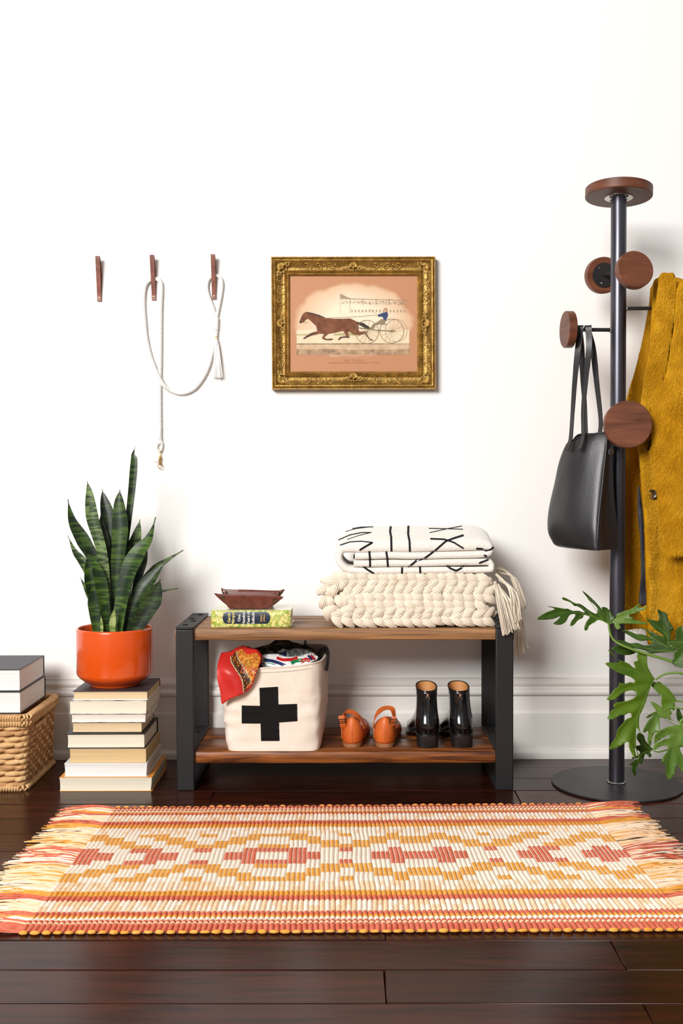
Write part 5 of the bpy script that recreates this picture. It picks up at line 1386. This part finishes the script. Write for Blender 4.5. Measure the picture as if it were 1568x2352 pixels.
# ------------------------------------------------------------------ philodendron
def z10(x, y): return (1200 + x/4.261, 1330 + y/4.261)
M_ph = [mat('philodendron_dark', (40, 62, 11), .40, spec=.35, col2=(60, 88, 19), ns=14, rnd=.12), mat('philodendron_mid', (68, 98, 13), .38, spec=.4, col2=(94, 124, 26), ns=12, rnd=.12), mat('philodendron_pale', (78, 108, 36), .38, spec=.4, col2=(104, 132, 54), ns=12, rnd=.10)]
M_stem = mat('philodendron_stem', (98, 130, 42), .45)
potx = P(1760, 1700, -.16).x
phil = thing('philodendron', 'split leaf philodendron reaching in front of the coat rack base', 'plant', (potx, -.16, 0))
g = G(); g.lathe([(.001, .001), (.085, .001), (.092, .01), (.115, .20), (.120, .205), (.120, .222), (.110, .224), (.104, .20), (.001, .19)], (potx, -.16, 0), n=48, cap0=True, cap1=True); g.build('pot', mat('grey_pot', (120, 116, 110), .6), phil, smooth=40)
crown = V((potx, -.16, .215))
def pleaf(outl, Y0, gx, gz, mi, ribs, wav=.004):
    o2 = [z10(*q) for q in outl]
    ol = smoothline([V((P(x, y, Y0).x, P(x, y, Y0).z, 0)) for x, y in o2], 3, True)
    cx = sum(p.x for p in ol)/len(ol); cz = sum(p.y for p in ol)/len(ol)
    rb_ = [[V((P(*z10(*q), Y0).x, P(*z10(*q), Y0).z, 0)) for q in r] for r in ribs]
    def dist(x, z):
        best = 9; pt = V((x, z, 0))
        for r in rb_:
            for a, b in zip(r, r[1:]):
                ab = b - a; u = max(0, min(1, (pt - a).dot(ab)/max(1e-9, ab.length_squared))); best = min(best, (a + ab*u - pt).length)
        return best
    def d(x, z):
        return Y0 + gx*(x - cx) + gz*(z - cz) - min(.030, dist(x, z))*.42 + wav*.7*nz(x, Y0*9, z, 17) + .018*nz(x, Y0*5, z, 5)
    g = sheet([(p.x, p.y) for p in ol], .0065, d); lf = g.build('leaf', M_ph[mi], phil, smooth=70, solid=.0009)
    bv = g.bvh()
    for r in rb_:
        gg = G(); ln = smoothline(r, 5); N = len(ln); w0 = .0011
        gg.tube([V((p.x, d(p.x, p.y) - .0011, p.y)) for p in ln], [w0*(1 - .75*i/N) for i in range(N)], 5); gg.build('vein', M_stem, lf)
pleaf([(838,440),(750,400),(700,425),(650,450),(625,490),(595,495),(600,450),(625,405),(655,372),(605,352),(585,380),(540,400),(490,445),(455,450),(470,410),(505,370),(512,345),(470,345),(440,370),(410,410),(350,437),(285,428),(330,395),(360,362),(290,385),(200,392),(137,388),(150,365),(230,320),(310,290),(232,263),(300,270),(410,290),(440,290),(490,312),(550,312),(605,330),(590,300),(540,270),(510,265),(470,230),(400,205),(392,182),(440,195),(520,240),(560,245),(600,265),(650,305),(720,342),(740,300),(715,260),(670,220),(640,180),(595,122),(640,150),(700,205),(745,255),(790,310),(800,330),(780,280),(830,285),(865,320),(890,360),(910,372),(895,400),(850,432)],
      -.06, .10, .25, 0, [[(840,436),(740,385),(620,345),(480,325),(330,340),(160,380)], [(790,410),(740,330),(640,180)], [(700,372),(600,290),(430,200)], [(840,432),(830,300)], [(740,388),(620,470)], [(600,345),(480,430)]])
pleaf([(842,445),(870,420),(915,378),(920,345),(1000,310),(1060,290),(1155,235),(1130,280),(1205,268),(1170,300),(1040,355),(1075,375),(1060,400),(980,398),(1080,395),(1220,437),(960,432),(950,470),(920,488),(895,465),(890,430)], -.065, -.1, .2, 2, [[(845,442),(920,395),(1040,340),(1140,270)], [(900,425),(1000,415),(1200,434)]])
pleaf([(885,600),(980,600),(1050,630),(1120,625),(1190,650),(1245,632),(1262,615),(1230,598),(1150,605),(1080,575),(1040,550),(970,508),(1040,510),(1110,540),(1160,540),(1220,560),(1250,570),(1225,520),(1180,490),(1130,468),(1200,490),(1270,520),(1330,545),(1380,570),(1420,640),(1500,690),(1500,712),(1450,702),(1320,714),(1240,722),(1180,692),(1060,672),(980,657),(905,622)], -.085, -.12, .25, 0, [[(1495,703),(1380,640),(1250,560),(1150,475)], [(1480,698),(1300,690),(1100,650),(900,606)], [(1420,660),(1250,600),(1040,525)]])
pleaf([(1415,620),(1380,570),(1345,525),(1290,490),(1240,430),(1208,392),(1260,400),(1325,410),(1335,360),(1322,298),(1370,320),(1415,340),(1420,390),(1470,490),(1445,510),(1440,600),(1436,640)], -.095, .1, .2, 0, [[(1425,630),(1400,530),(1370,440),(1345,320)], [(1400,540),(1300,450),(1215,396)]])
pleaf([(1300,980),(1240,880),(1230,810),(1225,740),(1150,730),(1130,760),(1135,805),(1088,815),(1108,868),(1080,865),(1040,830),(950,795),(930,790),(860,705),(838,690),(845,715),(900,765),(950,820),(815,820),(850,865),(950,920),(1040,950),(1090,985),(1085,1010),(1040,1005),(990,1015),(930,1005),(925,1040),(880,1070),(850,1110),(805,1160),(840,1172),(890,1160),(960,1110),(1030,1085),(1085,1090),(1100,1120),(1080,1150),(1030,1175),(960,1185),(890,1195),(865,1230),(890,1255),(850,1265),(825,1310),(808,1350),(870,1348),(930,1315),(985,1310),(1010,1295),(1040,1300),(1045,1340),(1000,1350),(950,1395),(900,1450),(880,1530),(840,1580),(822,1635),(860,1635),(930,1600),(1000,1560),(1010,1620),(1035,1680),(1065,1725),(1075,1690),(1065,1610),(1080,1640),(1100,1720),(1108,1700),(1090,1640),(1090,1540),(1100,1440),(1140,1505),(1125,1440),(1130,1340),(1160,1280),(1200,1200),(1250,1080),(1272,1040),(1302,990)],
      -.115, .15, .10, 1, [[(1300,985),(1255,1060),(1180,1200),(1120,1320),(1095,1420),(1080,1600)], [(1295,975),(1150,920),(1000,870),(840,830)], [(1290,965),(1200,880),(1160,760)], [(1250,1040),(1100,1050),(960,1080),(830,1160)], [(1190,1180),(1050,1220),(920,1260),(825,1335)], [(1115,1325),(1000,1420),(900,1540),(835,1625)]], .006)
pleaf([(1280,1675),(1250,1640),(1210,1590),(1195,1540),(1150,1515),(1120,1560),(1150,1610),(1150,1630),(1085,1630),(1100,1660),(1145,1690),(1140,1720),(1065,1740),(1070,1755),(1140,1750),(1080,1775),(1025,1800),(1055,1810),(1050,1850),(1085,1915),(1110,1830),(1140,1790),(1150,1810),(1180,1760),(1205,1712),(1240,1745),(1262,1725),(1250,1700)], -.06, .1, .2, 0, [[(1278,1682),(1200,1700),(1130,1760),(1085,1880)], [(1260,1675),(1190,1620),(1150,1540)], [(1200,1695),(1100,1745)]])
pleaf([(1540,1412),(1480,1390),(1400,1362),(1340,1350),(1300,1280),(1250,1200),(1310,1220),(1350,1250),(1400,1300),(1440,1330),(1450,1370),(1515,1400),(1560,1360),(1600,1385),(1640,1420),(1600,1480),(1690,1500),(1680,1560),(1600,1560),(1640,1650),(1620,1700),(1568,1640),(1530,1640),(1540,1680),(1580,1780),(1600,1900),(1560,1890),(1500,1810),(1490,1790),(1480,1850),(1450,1920),(1410,1945),(1385,1900),(1380,1830),(1370,1785),(1335,1780),(1350,1720),(1385,1690),(1405,1660),(1400,1625),(1340,1630),(1290,1660),(1255,1650),(1290,1600),(1370,1565),(1430,1540),(1430,1520),(1370,1545),(1275,1600),(1275,1570),(1290,1500),(1410,1440),(1500,1432)],
      -.15, .10, .12, 2, [[(1545,1410),(1520,1500),(1480,1620),(1440,1760),(1412,1930)], [(1530,1440),(1420,1390),(1330,1310),(1262,1210)], [(1515,1500),(1400,1500),(1290,1575)], [(1490,1590),(1400,1590),(1270,1648)], [(1490,1600),(1540,1740),(1590,1880)], [(1540,1430),(1620,1540),(1670,1540)]], .006)
pleaf([(1350,1300),(1290,1300),(1205,1335),(1210,1355),(1280,1330),(1220,1380),(1165,1460),(1170,1490),(1220,1480),(1210,1560),(1215,1600),(1240,1620),(1260,1540),(1290,1490),(1325,1490),(1335,1400),(1342,1330)], -.09, .1, .15, 2, [[(1345,1300),(1290,1400),(1240,1500),(1235,1610)]])
pleaf([(1258,1030),(1330,1005),(1370,1030),(1420,1070),(1460,1120),(1495,1180),(1480,1195),(1480,1230),(1460,1280),(1420,1250),(1440,1300),(1400,1310),(1350,1250),(1350,1150),(1300,1090)], -.10, -.1, .15, 1, [[(1488,1192),(1400,1120),(1270,1035)], [(1488,1195),(1380,1220)]])
pleaf([(1420,622),(1500,592),(1510,515),(1568,470),(1640,500),(1690,620),(1640,700),(1600,800),(1560,850),(1490,850),(1455,820),(1460,780),(1490,690),(1540,655),(1470,682)], -.125, -.15, .2, 0, [[(1620,640),(1540,620),(1430,625)], [(1620,640),(1550,740),(1475,820)], [(1620,640),(1590,560),(1568,480)]])
pleaf([(870,680),(920,655),(1000,655),(1050,680),(1110,715),(1060,740),(960,740),(900,705)], -.045, .1, .2, 0, [[(1105,714),(1000,700),(880,682)]])
pleaf([(1495,1310),(1520,1260),(1545,1300),(1568,1350),(1620,1390),(1560,1400),(1510,1380)], -.11, .1, .2, 0, [[(1600,1388),(1550,1340),(1522,1270)]])
def stem(pts, Ys, r=.0034):
    n = len(pts); ln = smoothline([P(*z10(*q), Ys[0] + (Ys[1]-Ys[0])*i/(n-1)) for i, q in enumerate(pts)] + [crown + V((random.uniform(-.02, .02), random.uniform(-.02, .02), -.012))], 6)
    g = G(); g.tube(ln, [r*(.75 + .5*i/len(ln)) for i in range(len(ln))], 8); g.build('stem', M_stem, phil, smooth=80)
stem([(840,440),(858,540),(900,605),(1000,660),(1200,730),(1450,805),(1700,920)], (-.06, -.14))
stem([(1300,985),(1380,935),(1480,918),(1568,930),(1720,1000),(1900,1200)], (-.118, -.15))
stem([(1280,1682),(1330,1692),(1390,1678),(1520,1640),(1800,1600)], (-.06, -.12), .0022)
stem([(1488,1195),(1568,1200),(1750,1240)], (-.10, -.14), .0024)
stem([(1495,703),(1520,770),(1600,860),(1800,1050)], (-.085, -.14), .003)
stem([(1425,632),(1480,690),(1620,830),(1820,1060)], (-.095, -.14), .0026)
stem([(1620,640),(1760,800),(1900,1050)], (-.125, -.15), .003)
stem([(1545,1410),(1620,1300),(1800,1260)], (-.15, -.16), .0032)
stem([(1345,1300),(1420,1260),(1600,1280)], (-.09, -.13), .002)
stem([(1105,714),(1200,735),(1450,810),(1700,925)], (-.045, -.13), .002)
stem([(1605,1390),(1700,1380),(1850,1400)], (-.11, -.14), .002)

# ------------------------------------------------------------------ rug
RB = [F(262, 1859), F(1338, 1851), F(1603, 2139), F(42, 2147)]   # back-left, back-right, front-right, front-left
def rug_pt(u, v):
    a = RB[3].lerp(RB[2], u); b = RB[0].lerp(RB[1], u); p = a.lerp(b, v)
    p = p + V((.0025*nz(u*3, v*4, 0, 3), .0020*nz(u*14, v*2, 4, 1.0), 0)); return p
RC_ = (RB[0] + RB[1] + RB[2] + RB[3])/4
rug = thing('woven_rug', 'orange, coral and cream handwoven rug with fringed ends on the dark floor', 'rug', (RC_.x, RC_.y, 0))
M_r = {'g': mat('rug_gold', (224, 152, 60), .9, spec=.1, col2=(234, 170, 86), ns=60, bump=(400, .5)), 'c': mat('rug_coral', (206, 104, 78), .9, spec=.1, col2=(218, 122, 98), ns=60, bump=(400, .5)), 'w': mat('rug_cream', (243, 226, 208), .9, spec=.1, col2=(247, 233, 218), ns=60, bump=(400, .5)), 'p': mat('rug_peach', (242, 204, 164), .9, spec=.1, col2=(246, 214, 180), ns=60, bump=(400, .5))}
order = ['g', 'c', 'w', 'p']
# band boundaries in photo rows at x~350 (front -> back), converted to v
def v_of(py):
    q = F(350, py); f0 = F(350, 2146.5).y; f1 = F(350, 1858.5).y; return (q.y - f0)/(f1 - f0)
bz = lambda y: v_of(1850 + y/3.92)
bands = [(1176-30, 1092, 'c'), (1092, 1078, 'p'), (1078, 1060, 'c'), (1060, 1036, 'w'), (1036, 1016, 'g'), (1016, 984, 'c'), (984, 932, 'x'), (932, 884, 'x'), (884, 842, 'c'), (842, 798, 'g'), (798, 758, 'x'), (758, 715, 'x'),
  (715, 672, 1), (672, 635, 0), (635, 597, 3), (597, 557, 2), (557, 520, 'E'), (520, 450, 'C'), (450, 412, 'E'), (412, 380, 2), (380, 345, 3), (345, 312, 0), (312, 285, 1),
  (285, 254, 'x'), (254, 224, 'x'), (224, 195, 'g'), (195, 165, 'c'), (165, 134, 'x'), (134, 106, 'x'), (106, 90, 'c'), (90, 79, 'g'), (79, 69, 'w'), (69, 61, 'c'), (61, 51, 'p'), (51, 36, 'c')]
bands = [(max(0, bz(a)), min(1, bz(b)), k) for a, b, k in bands]; bands[0] = (0, bands[0][1], 'c'); bands[-1] = (bands[-1][0], 1.0, 'c')
NR = 120
zig = [0, 3, 2, 1, 0, 3, 2, 1, 2, 3, 0, 1, 1, 0, 3, 2, 1, 2, 3, 0, 3, 3, 0, 3, 2, 1, 2, 3, 0, 1, 2, 3, 0, 3]
rs = random.Random(8)
mesh_r = {}
g = G()
prof_r = [(-.5, 0), (-.40, .55), (-.2, .92), (0, 1.0), (.2, .92), (.40, .55), (.5, 0)]
for r in range(NR):
    uc = (r + .5)/NR; th = zig[min(len(zig) - 1, int(r/NR*len(zig)))]; hr = .0052*rs.uniform(.92, 1.08)
    for (v0, v1, k) in bands:
        if k in ('g', 'c', 'w', 'p'): col = k
        elif k == 'x': col = rs.choice('wpp' if v0 < .5 else 'wpw') if r % 2 else rs.choice('wpw')
        elif k == 'E': col = 'c' if th in (0, 1) else 'w'
        elif k == 'C': col = 'c' if th in (0, 3) else 'w'
        else: col = 'g' if th in (k, (k - 1) % 4) else 'w'
        g.mi = order.index(col)
        ns_ = max(2, int((v1 - v0)/.02)); ring_l = []
        for j in range(ns_ + 1):
            v = v0 + (v1 - v0)*j/ns_; pin = 1 - .08*(abs(2*j/ns_ - 1)**4); wob = .10*nz(r*.7, v*6, 0, 1.0)
            row = []
            for x, y in prof_r:
                p = rug_pt(uc + (x*(.98 + .02*pin) + wob*.3)/NR, v); p.z = .0015 + hr*y*pin + .0006*nz(uc*20, v*20, 0, 1); row.append(p)
            ring_l.append(row)
        if k in ('g', 'c', 'w', 'p', 'x'): g.loft(ring_l, False, False, closed=False)
        else:
            g.loft([r_[1:-1] for r_ in ring_l], False, False, closed=False); g.mi = 2
            g.loft([r_[:2] for r_ in ring_l], False, False, closed=False); g.loft([r_[-2:] for r_ in ring_l], False, False, closed=False)
g.mi = 2
bl = [rug_pt(0, 0), rug_pt(1, 0), rug_pt(1, 1), rug_pt(0, 1)]
g.add([(p.x, p.y, .0012) for p in bl], [(0, 1, 2, 3)])
g.build('woven_body', [M_r[k] for k in order], rug, smooth=70, stuff=True, fixn=False)
# selvedge knots
for v, nk in ((-.004, 60), (1.003, 60)):
    for k in range(nk):
        u = (k + .5)/nk; p = rug_pt(u, v); gk_ = G()
        pts = [p + V((dx, random.uniform(-.0008, .0008) + (-.0022 if v < 0 else .002)*(1 - (dx/.009)**2), .0050 + .0015*(1 - (dx/.009)**2))) for dx in (-.0085, -.005, 0, .005, .0085)]
        ks = random.uniform(.7, 1.0) if v < 0 else random.choice((.3, .5, .9, 1.0))
        gk_.tube([q_ + V((random.uniform(-.001, .001), .0015 if v < 0 else -.001, -.0012)) for q_ in pts], [x_*ks for x_ in ([.0018, .0040, .0046, .0040, .0018] if v < 0 else [.001, .0024, .0030, .0024, .001])], 7); gk_.build('selvedge_knot', M_r['g'], rug, smooth=80)
# fringe
def band_col(v):
    for a, b, k in bands:
        if a <= v <= b:
            if k in ('g', 'c', 'w', 'p'): return k
            if k in ('E', 'C'): return random.choice('ccwp')
            if k == 'x': return random.choice('wppp')
            return random.choice('gppp')
    return 'c'
random.seed(31)
NT = 46
for side in (0, 1):
    for k in range(NT):
        vb = (k + .5)/NT; gf = G(); out = -1 if side == 0 else 1
        lean = .22*nz(k*.37, side*5, 0, 1) + (.05 if side == 0 else .22)*(1 if vb > .5 else .4) - max(0, vb - .85)*1.4; ln_ = .128 + .020*nz(k*.5, side*3 + 9, 0, 1)
        for j in range(11):
            v = vb + random.uniform(-.5, .5)/NT; p0 = rug_pt(0 if side == 0 else 1, v); gf.mi = order.index(band_col(max(0, min(1, v))))
            L_ = ln_*random.uniform(.82, 1.1); dy = (lean + random.uniform(-.14, .14))*L_; h0 = .003 + random.uniform(0, .003)
            pts = [p0 + V((-out*.004, 0, .004)), p0 + V((out*L_*.25, dy*.2 + random.uniform(-.002, .002), .0055 + random.uniform(0, .004))), p0 + V((out*L_*.6, dy*.6 + random.uniform(-.005, .005), h0 + random.uniform(0, .006))), p0 + V((out*L_, dy + random.uniform(-.004, .004), .0022 + random.uniform(0, .005)))]
            gf.tube(smoothline(pts, 3), [.0014, .0015, .0015, .0015, .0014, .0014, .0013, .0013, .0011, .0008], 5)
        gf.build('fringe_tassel', [M_r[q] for q in order], rug, smooth=80)
